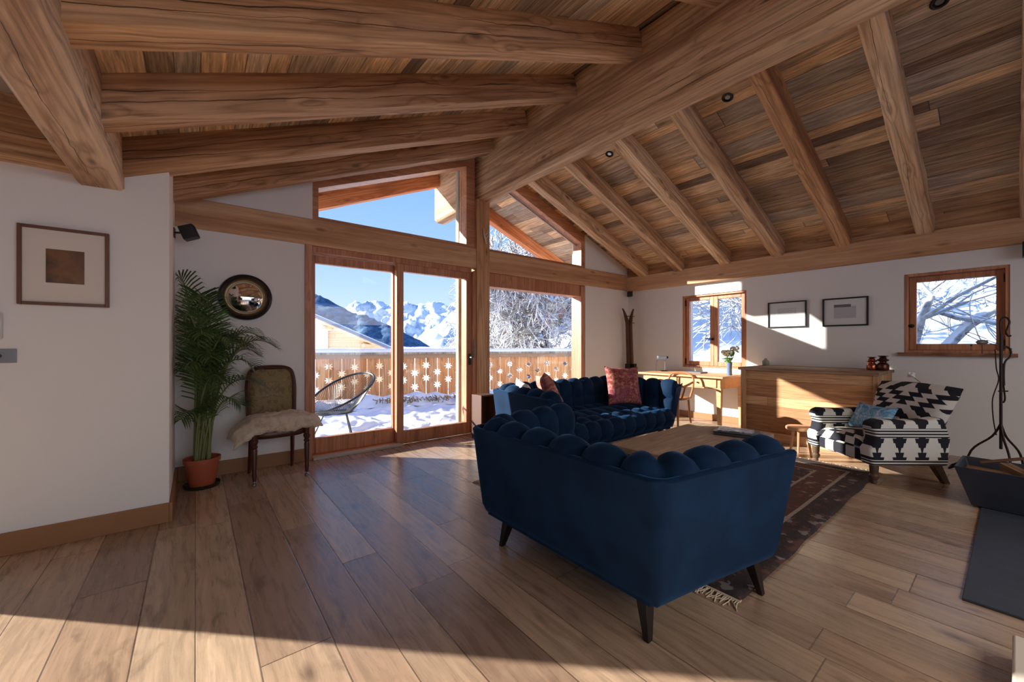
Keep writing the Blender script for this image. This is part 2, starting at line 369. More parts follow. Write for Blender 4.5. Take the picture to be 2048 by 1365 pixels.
# ------------------------------------------------------------------ beams
def beam(name, p0, p1, wd, ht, m, label, seed=0, jit=.003, ch=.007, group=None, cat='beam', extra=None):
    """squared timber from p0 to p1 (centre of its underside), width wd, height ht, hewn edges"""
    p0, p1 = Vector(p0), Vector(p1); d = p1 - p0; L = d.length; x = d.normalized()
    y = Vector((0, 0, 1)).cross(x)
    if y.length < 1e-3: y = Vector((0, 1, 0))
    y.normalize(); z = x.cross(y)
    n = max(2, int(L / .16)); mb = MB(); vs = []; rnd = random.Random(seed)
    sec = [(-wd/2 + ch, 0), (wd/2 - ch, 0), (wd/2, ch), (wd/2, ht - ch), (wd/2 - ch, ht), (-wd/2 + ch, ht), (-wd/2, ht - ch), (-wd/2, ch)]
    for i in range(n + 1):
        t = L * i / n
        for k, (a, b) in enumerate(sec):
            q = noise.noise(Vector((t * 2.3 + seed * 9.1, k * 1.7, seed))) * jit * 2.2 + rnd.uniform(-jit, jit) * .35
            vs.append((t, a + (q if a > 0 else -q), b + q))
    fs = [(i * 8 + k, i * 8 + (k + 1) % 8, i * 8 + 8 + (k + 1) % 8, i * 8 + 8 + k) for i in range(n) for k in range(8)]
    fs += [tuple(range(8)), tuple(range(n * 8, n * 8 + 8))]
    mb.add(vs, fs); o = mb.build(name, m, angle=30)
    Mx = Matrix((x, y, z)).transposed().to_4x4(); Mx.translation = p0; o.matrix_world = Mx
    return tag(o, label, cat, group)

beam('ridge_beam', (3.117, -3.6, 3.17), (3.117, 5.79, 3.17), .206, .78, M['beam'], 'massive ridge beam running from over the camera to the gable post', 1, jit=.006, ch=.03)
beam('ceiling_beam', (-.465, -3.6, 2.19), (-.465, YL + .02, 2.19), .215, .37, M['beam'], 'thick diagonal-looking ceiling beam at top left, ending on the white wall', 2, jit=.006, ch=.02)
beam('cross_beam', (-4.6, 3.50, 2.24), (-.57, 3.50, 2.24), .16, .34, M['beam_dark'], 'dark beam on top of the left wall, above the framed picture', 3)
names = ['first joist of the left roof slope, beside the glazed gable', 'second joist of the left roof slope counted from the glazed gable',
         'third joist of the left roof slope counted from the glazed gable', 'large near joist of the left roof slope, fourth from the gable', 'joist cut by the top edge of the photo on the left roof slope']
for i, (y, x0) in enumerate(((4.27, -.16), (3.59, -.42), (2.82, -.40), (2.075, -.40), (1.33, -.40))):
    beam('ceiling_joist', (x0, y, zl(x0)), (3.05, y, zl(3.05)), .145 + .01 * (i % 2), .225, M['beam_dark'], names[i], 10 + i, jit=.004, group='joists of the left roof slope')
for y in (.58, -.17, -.92, -1.67, -2.42):
    beam('ceiling_joist', (-.40, y, zl(-.40)), (3.05, y, zl(3.05)), .145, .225, M['beam_dark'], 'joist of the left roof slope behind the photo frame', int(20 + y * 10), group='joists of the left roof slope')
nm = ['rafter beside the glazed gable on the right roof slope', 'second rafter from the glazed gable on the right roof slope', 'third rafter from the glazed gable on the right roof slope',
      'fourth rafter from the glazed gable on the right roof slope', 'fifth rafter from the gable, the most orange one on the right roof slope', 'sixth rafter from the gable, with a light patch near its lower end', 'rafter cut by the right edge of the photo']
RY = (4.19, 3.50, 2.765, 2.055, 1.335, .62, -.10, -.82, -1.54, -2.26, -2.98)
for i, y in enumerate(RY):
    beam('rafter', (3.2, y, zr(3.2)), (6.50, y, zr(6.50)), .142, .205, M['beam'] if i != 4 else beam_wood('orange_rafter', S(150, 98, 60), S(198, 142, 92), S(222, 172, 124)),
         nm[min(i, 6)] if i < 7 else 'rafter of the right roof slope behind the photo frame', 30 + i, jit=.004, group='rafters of the right roof slope')
beam('wall_beam', (XR - .005, -3.6, 2.20), (XR - .005, YG, 2.20), .17, .262, M['beam_pale'], 'long wall beam under the rafters above the two small windows', 50, jit=.002)
beam('tie_beam', (XL, YG + .03, 2.24), (2.985, YG + .03, 2.24), .10, .27, M['beam_pale'], 'spruce tie beam between the sliding door and the upper left window', 51, jit=.001, ch=.006)
beam('tie_beam', (3.20, YG + .03, 2.215), (XR - .09, YG + .03, 2.215), .10, .29, M['beam_pale'], 'spruce tie beam between the picture window and the upper right window', 52, jit=.001, ch=.006)
mb = MB().box((2.985, YG - .03, 0), (3.20, YG + .20, 3.19))
tag(mb.build('gable_post', M['post'], bev=.006), 'upright spruce post under the ridge beam with small antler on it', 'post')
# overhanging verge timbers seen through the upper windows
OR = beam_wood('orange_verge_timber', S(176, 96, 50), S(208, 128, 78), S(226, 156, 106), vary=.05)
beam('verge_rafter', (-.5, 5.68, zl(-.5)), (3.04, 5.68, zl(3.04)), .13, .225, OR, 'outdoor verge rafter seen through the upper left window', 61)
beam('verge_rafter', (3.18, 5.68, zr(3.18)), (6.9, 5.68, zr(6.9)), .13, .205, OR, 'outdoor verge rafter seen through the upper right window', 62)
mb = MB().box((2.925, 4.90, -.05), (3.005, 4.99, 3.7)); tag(mb.build('outdoor_post', M['weathered'], bev=.01), 'grey weathered post standing outside the sliding door', 'post')

# ------------------------------------------------------------------ glazing
def frame_rect(mb, x0, x1, z0, z1, t, y0, y1, tb=None, tt=None):
    tb = tb or t; tt = tt or t
    mb.box((x0, y0, z0), (x0 + t, y1, z1)); mb.box((x1 - t, y0, z0), (x1, y1, z1))
    mb.box((x0 + t, y0, z0), (x1 - t, y1, z0 + tb)); mb.box((x0 + t, y0, z1 - tt), (x1 - t, y1, z1))
def pane(name, pts, y, parent, th=.012): return MB().prism(pts, 'y', y, y + th).build(name, M['glass'], parent, smooth=False)
# sliding door
d = thing('door_1', None, None, (0, 0, 0), kind='structure')
mb = MB(); mb.box((.884, 4.545, 0), (.955, 4.84, 2.24)); mb.box((2.93, 4.545, 0), (2.985, 4.84, 2.19)); mb.box((.955, 4.57, 2.175), (2.93, 4.84, 2.24)); mb.box((.955, 4.60, 0), (2.93, 4.84, .03))
mb.build('door_frame', M['larch_v'], d, bev=.004)
mb = MB().box((.955, 4.50, 0), (1.92, 4.60, .028)); mb.build('threshold', plain('grey_aluminium', S(190, 180, 170), .5), d, bev=.004)
s = MB(); frame_rect(s, .955, 1.92, .03, 2.165, .052, 4.665, 4.73, .165, .085); o = s.build('fixed_sash', M['larch_v'], d, bev=.004)
pane('pane', [(1.0, .19), (1.87, .19), (1.87, 2.09), (1.0, 2.09)], 4.69, o)
s = MB(); frame_rect(s, 1.88, 2.935, .012, 2.175, .085, 4.575, 4.645, .15, .09); o = s.build('sliding_sash', M['larch_v'], d, bev=.004)
pane('pane', [(1.96, .155), (2.855, .155), (2.855, 2.09), (1.96, 2.09)], 4.60, o)
h = MB(); h.box((2.878, 4.555, .93), (2.912, 4.575, 1.08)); hb = h.build('handle_plate', M['black'], d, bev=.004)
h = MB(); h.tube([(2.895, 4.57, 1.03), (2.895, 4.52, 1.03), (2.93, 4.515, 1.035), (2.935, 4.515, 1.27)], .011, 8); h.build('handle', M['steel'], hb)
# picture window to the right of the post
wn = thing('window_1', None, None, kind='structure')
mb = MB(); frame_rect(mb, 3.20, 5.215, .0, 2.215, .02, 4.60, 4.80, .10, .19); mb.box((5.13, 4.575, 0), (5.215, 4.80, 2.2)); mb.build('window_frame', M['larch_v'], wn, bev=.004)
pane('pane', [(3.215, .09), (5.135, .09), (5.135, 2.03), (3.215, 2.03)], 4.70, wn)
# upper trapezoid and triangle windows
wn = thing('window_2', None, None, kind='structure')
P = [(.958, 2.515), (2.985, 2.515), (2.985, 3.74), (.958, 2.93)]; Q = [(1.02, 2.555), (2.85, 2.555), (2.85, 3.60), (1.02, 2.86)]
def ring(mb, P, Q, y0, y1):
    n = len(P); vs = [(p[0], y0, p[1]) for p in P] + [(p[0], y0, p[1]) for p in Q] + [(p[0], y1, p[1]) for p in P] + [(p[0], y1, p[1]) for p in Q]
    fs = []
    for i in range(n):
        j = (i + 1) % n
        fs += [(i, j, n + j, n + i), (2*n+i, 3*n+i, 3*n+j, 2*n+j), (i, 2*n+i, 2*n+j, j), (n+i, n+j, 3*n+j, 3*n+i)]
    mb.add(vs, fs)
mb = MB(); ring(mb, P, Q, 4.575, 4.76); mb.build('window_frame', M['larch'], wn, bev=.003, smooth=False)
pane('pane', Q, 4.70, wn)
wn = thing('window_3', None, None, kind='structure')
P = [(3.20, 2.50), (5.215, 2.50), (5.215, crr(5.215)), (3.20, crr(3.20))]; Q = [(3.205, 2.545), (5.13, 2.545), (5.13, 2.93), (3.205, 3.66)]
mb = MB(); ring(mb, P, Q, 4.575, 4.76); mb.build('window_frame', M['larch'], wn, bev=.003, smooth=False)
pane('pane', Q, 4.70, wn)
mb = MB(); q0, q1 = Vector((3.205, 4.69, 3.64)), Vector((5.13, 4.69, 2.91)); mb.tube([q0, q1], .012, 4); mb.build('glazing_seal', plain('grey_seal', S(110, 118, 128), .4), wn)

# small windows in the right wall (built along x, then turned)
def side_window(name, y0, y1, z0, z1, rec, two, handle):
    wn = thing(name, None, None, (XR + rec, 0, 0), kind='structure')
    def bx(mb, a, b): mb.box((a[0], a[1], a[2]), b)
    mb = MB(); t = .03; f = [(-rec - .0, y0, z0), (.18, y0 + t, z1)]
    mb.box((-rec + .015, y0, z0), (.16, y0 + t, z1)); mb.box((-rec + .015, y1 - t, z0), (.16, y1, z1)); mb.box((-rec + .015, y0 + t, z1 - t), (.16, y1 - t, z1)); mb.box((-rec + .015, y0 + t, z0), (.16, y1 - t, z0 + t))
    mb.build('window_frame', M['larch_v'], wn, bev=.003)
    spans = [(y0 + t, (y0 + y1) / 2), ((y0 + y1) / 2, y1 - t)] if two else [(y0 + t, y1 - t)]
    for a, b in spans:
        s = MB(); q = .062; s.box((0, a, z0 + t), (.06, a + q, z1 - t)); s.box((0, b - q, z0 + t), (.06, b, z1 - t)); s.box((0, a + q, z0 + t), (.06, b - q, z0 + t + q + .01)); s.box((0, a + q, z1 - t - q), (.06, b - q, z1 - t))
        o = s.build('casement', M['larch_v'], wn, bev=.006)
        MB().box((.03, a + q - .01, z0 + t + q), (.042, b - q + .01, z1 - t - q + .01)).build('pane', M['glass'], o, smooth=False)
    for zz in (z0 + .1, z1 - .12):
        yy = y1 - .035 if two else y0 + .03
        MB().box((-.02, yy - .01, zz - .045), (.005, yy + .012, zz + .045)).build('hinge', M['black'], wn, bev=.003)
    hy = (y0 + y1) / 2 + .02 if two else y1 - .055
    h = MB(); h.lathe([(.0, 0), (.022, 0), (.022, .012), (.010, .014), (.010, .05), (0.0, .05)], (0, 0, 0), 12, Matrix.Translation((0, hy, handle)) @ Matrix.Rotation(R(-90), 4, 'Y'))
    h.tube([(-.045, hy, handle), (-.05, hy + .03, handle + .005), (-.05, hy + .085, handle + .01)], [.009, .010, .009], 8); h.build('handle', M['black'], wn)
    return wn
side_window('window_4', *W1, .05, True, 1.29)
side_window('window_5', *W2, .10, False, 1.42)
# rough plank sill under the far right window
mb = MB(); n = 26; vs = []; 
for i in range(n + 1):
    y = -.02 + (.87) * i / n; q = noise.noise(Vector((y * 9, 0, 3))) * .012
    vs += [(XR - .055 + q, y, 1.075), (XR + .02, y, 1.075), (XR + .02, y, 1.112), (XR - .045 + q * 1.5, y, 1.112)]
fs = [(i*4+k, i*4+(k+1)%4, i*4+4+(k+1)%4, i*4+4+k) for i in range(n) for k in range(4)] + [(0,1,2,3), (n*4, n*4+1, n*4+2, n*4+3)]
mb.add(vs, fs); tag(mb.build('window_sill', beam_wood('live_edge_plank', S(92, 60, 42), S(150, 104, 74), S(190, 146, 116), axes='YXZ', sc=1.6), smooth=False), 'rough live-edge plank sill under the single right window', 'sill')

# white plinth and slate hearth at the right
tag(MB().box((2.82, -1.4, 0), (4.78, .155, .012)).build('hearth_slab', plain('dark_slate', S(58, 64, 76), .55, .35, 9, .004), bev=.004), 'dark slate hearth slab lying on the floor at the right edge', 'hearth')
tag(MB().box((1.7, -.7, 0), (2.44, .006, .10)).build('hearth_plinth', plain('cream_stone', S(226, 214, 198), .7), bev=.008), 'cream plinth corner at the bottom right edge', 'plinth')

# ------------------------------------------------------------------ outdoors
t = NT('mountain_snow'); c, X, Y, Z = t.coords()
geo = t.n('ShaderNodeNewGeometry'); nz_ = t.n('ShaderNodeSeparateXYZ', {0: geo.outputs['Normal']}).outputs[2]
nn = t.noise(c, .045, 8, .7); nn2 = t.noise(c, .012, 5, .6)
rock = t.ramp(t.math('ADD', t.math('MULTIPLY', nn, .9), t.math('MULTIPLY', nz_, .25)), [(.52, (1, 1, 1, 1)), (.60, (0, 0, 0, 1))])
M['mount'] = t.bsdf(t.mix(t.math('MULTIPLY', rock, .55), S(238, 242, 250), S(96, 120, 150)), .8, nn, .8, 3.0)
t = NT('hazed_forest_slope'); c = t.coords()[0]; nn = t.noise(c, .16, 6, .75)
M['hazed_forest'] = t.bsdf(t.ramp(nn, [(.42, S(52, 84, 112)), (.62, S(98, 134, 166)), (.76, S(200, 214, 230))]), .85, nn, .5, 1.5)  # aerial haze put into the forest colours as blue

RAY = lambda px: (.6216 + (px - 1024) / 798 * .7833, .7833 - (px - 1024) / 798 * .6216)
def pt(px, d): a = RAY(px); return Vector((a[0] * d, a[1] * d))
def hz(y, d): return 1.2 + (690.3 - y) / 798 * d
def ridge(P, p, k, seed, rough, freq):
    best = -1e9
    for (a, ha), (b, hb) in zip(P[:-1], P[1:]):
        ab = b - a; t_ = max(0, min(1, (p - a).dot(ab) / ab.length_squared)); q = a + ab * t_
        best = max(best, ha + (hb - ha) * t_ - (p - q).length * k)
    n1 = noise.multi_fractal(Vector((p.x * freq, p.y * freq, seed)), 1.0, 2.1, 6) - .8
    n2 = abs(noise.noise(Vector((p.x * freq * 3, p.y * freq * 3, seed + 5))))
    return best + rough * (n1 * .7 - n2 * 1.3)
def mountain(name, label, P, k, rough, freq, seed, step, pad, m, base):
    xs = [q[0].x for q in P]; ys = [q[0].y for q in P]
    x0, x1, y0, y1 = min(xs) - pad, max(xs) + pad, min(ys) - pad, max(ys) + pad
    nx, ny = int((x1 - x0) / step), int((y1 - y0) / step)
    mb = MB(); vs = []
    for i in range(nx + 1):
        for j in range(ny + 1):
            p = Vector((x0 + (x1 - x0) * i / nx, y0 + (y1 - y0) * j / ny))
            vs.append((p.x, p.y, max(base, ridge(P, p, k, seed, rough, freq))))
    fs = [(i*(ny+1)+j, (i+1)*(ny+1)+j, (i+1)*(ny+1)+j+1, i*(ny+1)+j+1) for i in range(nx) for j in range(ny)]
    fs = [f for f in fs if any(vs[q][2] > base for q in f)]
    mb.add(vs, fs); o = mb.build(name, m, fix=False, angle=180)
    return tag(o, label, 'mountain')
P = [(pt(470, 330), hz(560, 330)), (pt(560, 320), hz(575, 320)), (pt(640, 310), hz(590, 310)), (pt(672, 305), hz(610, 305)), (pt(702, 300), hz(625, 300)), (pt(735, 295), hz(629, 295)), (pt(778, 285), hz(649, 285)), (pt(815, 280), hz(671, 280)), (pt(868, 270), hz(703, 270))]
mountain('mountain_near', 'dark blue wooded mountainside descending from the left behind the balcony', P, .55, 2.2, .05, 3.3, 2.6, 60, M['hazed_forest'], -30)
P = [(pt(800, 640), hz(705, 640)), (pt(850, 640), hz(676, 640)), (pt(885, 640), hz(645, 640)), (pt(925, 650), hz(612, 650)), (pt(960, 680), hz(585, 680)), (pt(1040, 760), hz(570, 760)), (pt(1140, 800), hz(560, 800))]
mountain('mountain_snowy', 'bright snowy peak in the right pane of the sliding door', P, .80, 15.0, .016, 8.1, 5, 150, M['mount'], -60)
P = [(pt(520, 1250), hz(600, 1250)), (pt(640, 1250), hz(612, 1250)), (pt(690, 1220), hz(622, 1220)), (pt(722, 1200), hz(602, 1200)), (pt(760, 1200), hz(604, 1200)), (pt(800, 1200), hz(606, 1200)), (pt(850, 1200), hz(601, 1200)), (pt(905, 1200), hz(606, 1200)), (pt(1000, 1200), hz(590, 1200)), (pt(1160, 1250), hz(600, 1250))]
mountain('mountain_range', 'distant jagged range on the skyline between the near slopes', P, .75, 26.0, .012, 1.7, 8, 260, M['mount'], -60)

# snowy ground: flat round the house, falling to the valley ahead, rising to the right
def gh(x, y):
    hill = max(0, x - 8.2) * .30 + max(0, x - 13) * .10
    fall = -max(0, y - 9.6) * .22 if x < 30 else 0
    fall = max(fall, -26)
    side = min(1, max(0, (x - 9) / 14))
    h = -.12 + hill * min(1, max(0, (30 - y) / 24 + .2)) + fall * (1 - side * .75)
    a = noise.noise(Vector((x * .22, y * .22, 2))) * .5 + noise.noise(Vector((x * .8, y * .8, 5))) * .22 + noise.noise(Vector((x * .35, y * .9, 15))) * .35
    return h + a * min(1, max(0, max(x - 8, y - 9.8)) / 4)
def grid(x0, x1, y0, y1, nx, ny, f):
    mb = MB(); vs = [(x0 + (x1-x0)*i/nx, y0 + (y1-y0)*j/ny, f(x0 + (x1-x0)*i/nx, y0 + (y1-y0)*j/ny)) for i in range(nx+1) for j in range(ny+1)]
    return mb.add(vs, [(i*(ny+1)+j, (i+1)*(ny+1)+j, (i+1)*(ny+1)+j+1, i*(ny+1)+j+1) for i in range(nx) for j in range(ny)])
tag(grid(-70, 110, -70, 200, 180, 200, gh).build('snowy_ground', M['snow'], fix=False, angle=180), kind='structure')
def th(x, y): return -.09 + .05 * noise.noise(Vector((x * 1.3, y * 1.3, 0))) + .10 * noise.noise(Vector((x * 2.6, y * 3.4, 4))) + .045 * noise.noise(Vector((x * 7, y * 7, 9)))
tag(grid(-5, 7.9, 4.87, 10.0, 280, 130, th).build('terrace_snow', M['snow'], fix=False, angle=180), kind='structure')

# balcony fence with star cut-outs; it runs slightly skew to the gable
A0, A1 = Vector((-2.2, 10.78)), Vector((9.2, 7.0)); fd = (A1 - A0).normalized(); fl = (A1 - A0).length; fr = math.atan2(fd.y, fd.x)
fe = thing('balcony_fence', 'larch balcony fence with star cut-outs and snow on its rail', 'fence', (A0.x, A0.y, 0), fr)
FW = beam_wood('golden_larch_board', S(196, 128, 76), S(222, 158, 104), S(236, 184, 136), crack=0, knot=.7, axes='ZXY', vary=.25)
bw = .262; nb = int(fl / bw)
def star(cx, cz, r):
    return [(cx + (r if k % 2 == 0 else r * .48) * math.sin(PI * k / 8), cz + (r if k % 2 == 0 else r * .48) * math.cos(PI * k / 8)) for k in range(16)]
def star_rows(i):  # stars centred on the gap i
    return ((.70, .38), (.54, .22), (.72, .42), (.56, .26))[i % 4]
def board(i):
    """board between gap i and gap i+1 with half stars bitten out of each side"""
    x0, x1 = i * bw + .008, (i + 1) * bw - .008; r = .098
    def side(xe, sgn, gi):
        pts = []; zs = sorted(star_rows(gi))
        for z in zs:
            h = [(k, ((r if k % 2 == 0 else r * .48))) for k in range(0, 9)]
            arc = [(xe + sgn * rr * math.sin(PI * k / 8) - sgn * .008, z - rr * math.cos(PI * k / 8)) for k, rr in h]
            arc = [(max(xe, a) if sgn > 0 else min(xe, a), b) for a, b in arc]; arc[0] = (xe, z - r); arc[-1] = (xe, z + r)
            pts += arc
        return pts
    L = [(x0, .0)] + side(x0, 1, i) + [(x0, .90)]
    Rr = [(x1, .0)] + side(x1, -1, i + 1) + [(x1, .90)]
    return L, Rr
for i in range(nb):
    L, Rr = board(i); poly = L + Rr[::-1]
    mb = MB().prism([(p[0] , p[1]) for p in poly], 'y', -.014, .014)
    bm_ = mb.build('fence_board', FW, fe, smooth=False, fix=False)
    me = bm_.data; b2 = bmesh.new(); b2.from_mesh(me); big = [f for f in b2.faces if len(f.verts) > 4]; bmesh.ops.triangulate(b2, faces=big); bmesh.ops.recalc_face_normals(b2, faces=b2.faces); b2.to_mesh(me); b2.free()
MB().box((0, -.05, .89), (fl, .02, .985)).build('upper_rail', plain('aged_rail', S(168, 136, 108), .7, .15, 5), fe)
MB().box((0, -.09, .985), (fl, .09, 1.03)).build('hand_rail', M['weathered'], fe)
sb = MB(); n = 160; vs = []
for i in range(n + 1):
    x = fl * i / n; q = noise.noise(Vector((x * 2, 0, 7))) * .012
    for a, b in ((-.10, 1.03), (-.105, 1.075 + q), (-.07, 1.115 + q), (.07, 1.115 + q), (.10, 1.03)): vs.append((x, a, b))
sb.add(vs, [(i*5+k, i*5+(k+1)%5, i*5+5+(k+1)%5, i*5+5+k) for i in range(n) for k in range(5)]).build('snow_cap', M['snow'], fe, angle=180)
# snow heaps and plant debris along the foot of the fence
mb = MB()
def heap(u, v):
    x = 2.6 + u * 5.4; a = Vector((x, 9.18 - .334 * (x - 2.6) - .55)); h = .20 + .10 * noise.noise(Vector((x * 3, 0, 1)))
    s_ = math.sin(PI * v); return (a.x + .2 * (v - .5), a.y + (v - .5) * .9, -.08 + h * s_ + .03 * noise.noise(Vector((x * 8, v * 6, 3))))
tag(MB().surf(heap, 90, 12).build('snow_bank', M['snow'], angle=180), 'low bank of shovelled snow along the foot of the balcony fence', 'snow', kind='stuff')
mb = MB(); rnd = random.Random(5); DEB = plain('dry_plants', S(150, 120, 80), .9, .4, 6)
for i in range(320):
    x = rnd.uniform(2.9, 6.6); y = 9.05 - .334 * (x - 2.6) - rnd.uniform(.7, 1.0); a = rnd.uniform(0, PI); l = rnd.uniform(.03, .10)
    mb.tube([(x, y, rnd.uniform(-.02, .09)), (x + l * math.cos(a), y + l * math.sin(a), rnd.uniform(0, .12))], rnd.uniform(.005, .012), 4)
tag(mb.build('plant_debris', DEB, smooth=False), 'dry plant litter in the snow at the foot of the fence', 'plants', kind='stuff')

# neighbouring chalet
nc = thing('chalet', 'neighbouring chalet with snowy roof edge beyond the balcony at left', 'house')
CW = planks('chalet_boards', .16, 6, [(0, S(232, 196, 156)), (.5, S(240, 208, 170)), (1, S(226, 188, 146))], axes='ZXY', gap=.05, rough=.8, grain=.5, knots=.2)
def cp(px, py, d): a = RAY(px); return Vector((a[0] * d, a[1] * d, hz(py, d)))
D = 21.0; a = RAY(700); fdir = Vector((.7833, -.6216, 0)); back = Vector((.144, .99, 0))
def wall3(px0, py0, px1, py1, zb, d, th):
    p, q = cp(px0, py0, d), cp(px1, py1, d); vs = [p, q, Vector((q.x, q.y, zb)), Vector((p.x, p.y, zb))]; vs += [v + back * th for v in vs]
    return vs, [(0,1,2,3), (4,7,6,5), (0,4,5,1), (1,5,6,2), (2,6,7,3), (3,7,4,0)]
o = MB().add(*wall3(560, 605, 800, 712, -6, D, 7.0)).build('gable_wall', CW, nc, smooth=False)
MB().add(*wall3(560, 605, 656, 650, -6, D - .12, .12)).build('white_wall', M['plaster'], nc, smooth=False)
def slab(px0, py0, px1, py1, d0, d1, t0, t1):
    p, q = cp(px0, py0, d0), cp(px1, py1, d0); off = back * (d1 - d0)
    vs = [p + Vector((0,0,t0)), q + Vector((0,0,t0)), q + Vector((0,0,t1)), p + Vector((0,0,t1))]; vs += [v + off for v in vs]
    return vs, [(0,1,2,3), (4,7,6,5), (0,4,5,1), (1,5,6,2), (2,6,7,3), (3,7,4,0)]
MB().add(*slab(540, 600, 800, 712, D - 1.3, D + 7.5, .0, .07)).build('soffit', CW, nc, smooth=False)
MB().add(*slab(540, 600, 800, 712, D - 1.35, D + 7.6, .07, .21)).build('roof_edge', plain('zinc_fascia', S(120, 126, 146), .5), nc, smooth=False)
MB().add(*slab(540, 600, 800, 712, D - 1.3, D + 7.5, .21, .27)).build('roof_snow', M['snow'], nc, smooth=False)
for px, py in ((655, 657), (734, 692)):
    p = cp(px, py, D - 1.0); MB().add(*slab(px - 6, py + 2, px + 9, py + 3, D - 1.0, D, -.02, .14)).build('purlin_end', CW, nc, smooth=False)

# chalet roofs down the hill seen through the left small window
hs = thing('hut', 'brown hut with a steep snowy roof seen through the double window', 'house', (20, 11.2, 1.0), R(20))
MB().box((-2, -2.2, -3), (2, 2.2, -.45)).build('wall', plain('brown_boards', S(110, 72, 52), .8, .3, 3), hs, smooth=False)
MB().prism([(-2.8, -.6), (0, .62), (2.8, -.6), (2.8, -.45), (0, .82), (-2.8, -.45)], 'x', -2.6, 2.6).build('roof', plain('grey_roof', S(120, 126, 140), .7), hs, smooth=False)
MB().prism([(-2.7, -.45), (0, .80), (2.7, -.45), (2.7, -.25), (0, 1.0), (-2.7, -.25)], 'x', -2.5, 2.5).build('roof_snow', M['snow'], hs, smooth=False)
hs = thing('barn', 'dark barn with snow on its roof behind the flower vase, seen through the double window', 'house', (20.5, 7.3, 1.0), R(6))
MB().box((-2, -2.4, -3), (2, 2.4, .35)).build('wall', plain('dark_boards', S(92, 70, 62), .8, .3, 3), hs, smooth=False)
MB().box((-2.3, -2.8, .35), (2.3, 2.8, .62)).build('roof_snow', M['snow'], hs, smooth=False)

# ------------------------------------------------------------------ trees
t = NT('snow_laden_bark'); c = t.coords()[0]; geo = t.n('ShaderNodeNewGeometry'); zz = t.n('ShaderNodeSeparateXYZ', {0: geo.outputs['Normal']}).outputs[2]
nn = t.noise(c, 6.0, 4, .6); f = t.ramp(t.math('ADD', t.math('ADD', zz, .38), t.math('MULTIPLY', t.math('SUBTRACT', nn, .5), 1.2)), [(-.1 + .1, (0, 0, 0, 1)), (.10, (1, 1, 1, 1))])
M['snowbark'] = t.bsdf(t.mix(f, S(112, 92, 80), S(244, 246, 250)), .85)
t = NT('pale_bark'); c = t.coords()[0]; nn = t.noise(c, 7.0, 6, .7); f = t.ramp(t.math('ADD', t.n('ShaderNodeSeparateXYZ', {0: t.n('ShaderNodeNewGeometry').outputs['Normal']}).outputs[2], t.math('MULTIPLY', nn, .6)), [(.35, (0, 0, 0, 1)), (.55, (1, 1, 1, 1))])
M['palebark'] = t.bsdf(t.mix(f, t.ramp(nn, [(.35, S(120, 116, 112)), (.6, S(196, 192, 182))]), S(246, 248, 252)), .85)
def tree(mb, p, d, L, r, lev, rnd, spread=.55, kids=3, droop=0.0, mn=.006, sides=(7, 5, 4, 3, 3, 3)):
    n = 5 if lev > 1 else 3; pts = [Vector(p)]; q = Vector(p); dd = Vector(d).normalized()
    for i in range(n):
        dd = (dd + Vector((rnd.uniform(-1, 1), rnd.uniform(-1, 1), rnd.uniform(-.8, .8))) * .16 + Vector((0, 0, -droop * .12))).normalized()
        q = q + dd * (L / n); pts.append(q.copy())
    rs = [max(mn, r * (1 - .55 * i / n)) for i in range(n + 1)]
    mb.tube(pts, rs, sides[min(5, max(0, 5 - lev))], caps=False)
    if lev <= 0: return
    for k in range(kids + (1 if lev > 2 else 0)):
        i = rnd.randint(1 if lev < 4 else 2, n); b = pts[i]
        ax = dd.orthogonal().normalized(); ax.rotate(Matrix.Rotation(rnd.uniform(0, 2 * PI), 3, dd))
        nd = (dd * math.cos(spread) + ax * math.sin(spread) * 1.2).normalized()
        tree(mb, b, nd, L * rnd.uniform(.58, .8), rs[i] * .62, lev - 1, rnd, spread, kids, droop, mn, sides)
rnd = random.Random(11); mb = MB()
tree(mb, (11.6, 12.0, -1.3), (-.12, -.05, 1), 2.5, .26, 5, rnd, .72, 4, .25, .015)
tree(mb, (11.5, 12.0, .2), (-.8, .1, .55), 2.3, .13, 5, rnd, .7, 4, .25, .015)
tree(mb, (11.5, 12.0, .8), (-.5, -.35, .8), 2.5, .12, 5, rnd, .7, 4, .25, .015)
tree(mb, (11.0, 12.0, 2.0), (-.75, .0, .75), 2.3, .10, 5, rnd, .7, 4, .2, .015)
tree(mb, (11.7, 12.0, 2.2), (-.1, .1, 1), 2.1, .10, 5, rnd, .7, 4, .2, .015)
tag(mb.build('snowy_tree', M['snowbark'], angle=180, fix=False), 'snow-laden tree filling the picture window beyond the balcony', 'tree')
lab = ['bare snowy tree with pale trunk close outside the single right window', 'bare tree on the snow slope above the hut', 'bare tree on the snow slope left of the double window', 'young tree high on the snow slope', 'unseen bare tree behind the wall between the two drawings, added to shadow the slope', 'unseen bare tree higher up behind the wall beside the right drawing, added to shadow the slope']
specs = [((9.05, 1.02, -.1), (.03, -.02, 1), 1.9, .10, 4, 3, 21), ((17, 9, 2.2), (0, 0, 1), 2.6, .12, 4, 3, 22), ((16.5, 13.5, 1.5), (0, 0, 1), 2.8, .14, 4, 3, 23), ((14, 5.6, 1.6), (0, .1, 1), 2.2, .10, 4, 3, 24), ((10.4, 3.3, 0), (0, 0, 1), 2.0, .11, 4, 4, 25), ((12.8, 3.5, 0), (0, .05, 1), 2.3, .13, 4, 4, 26)]  # last two trees are hidden from view, added to cast shadows on the slope
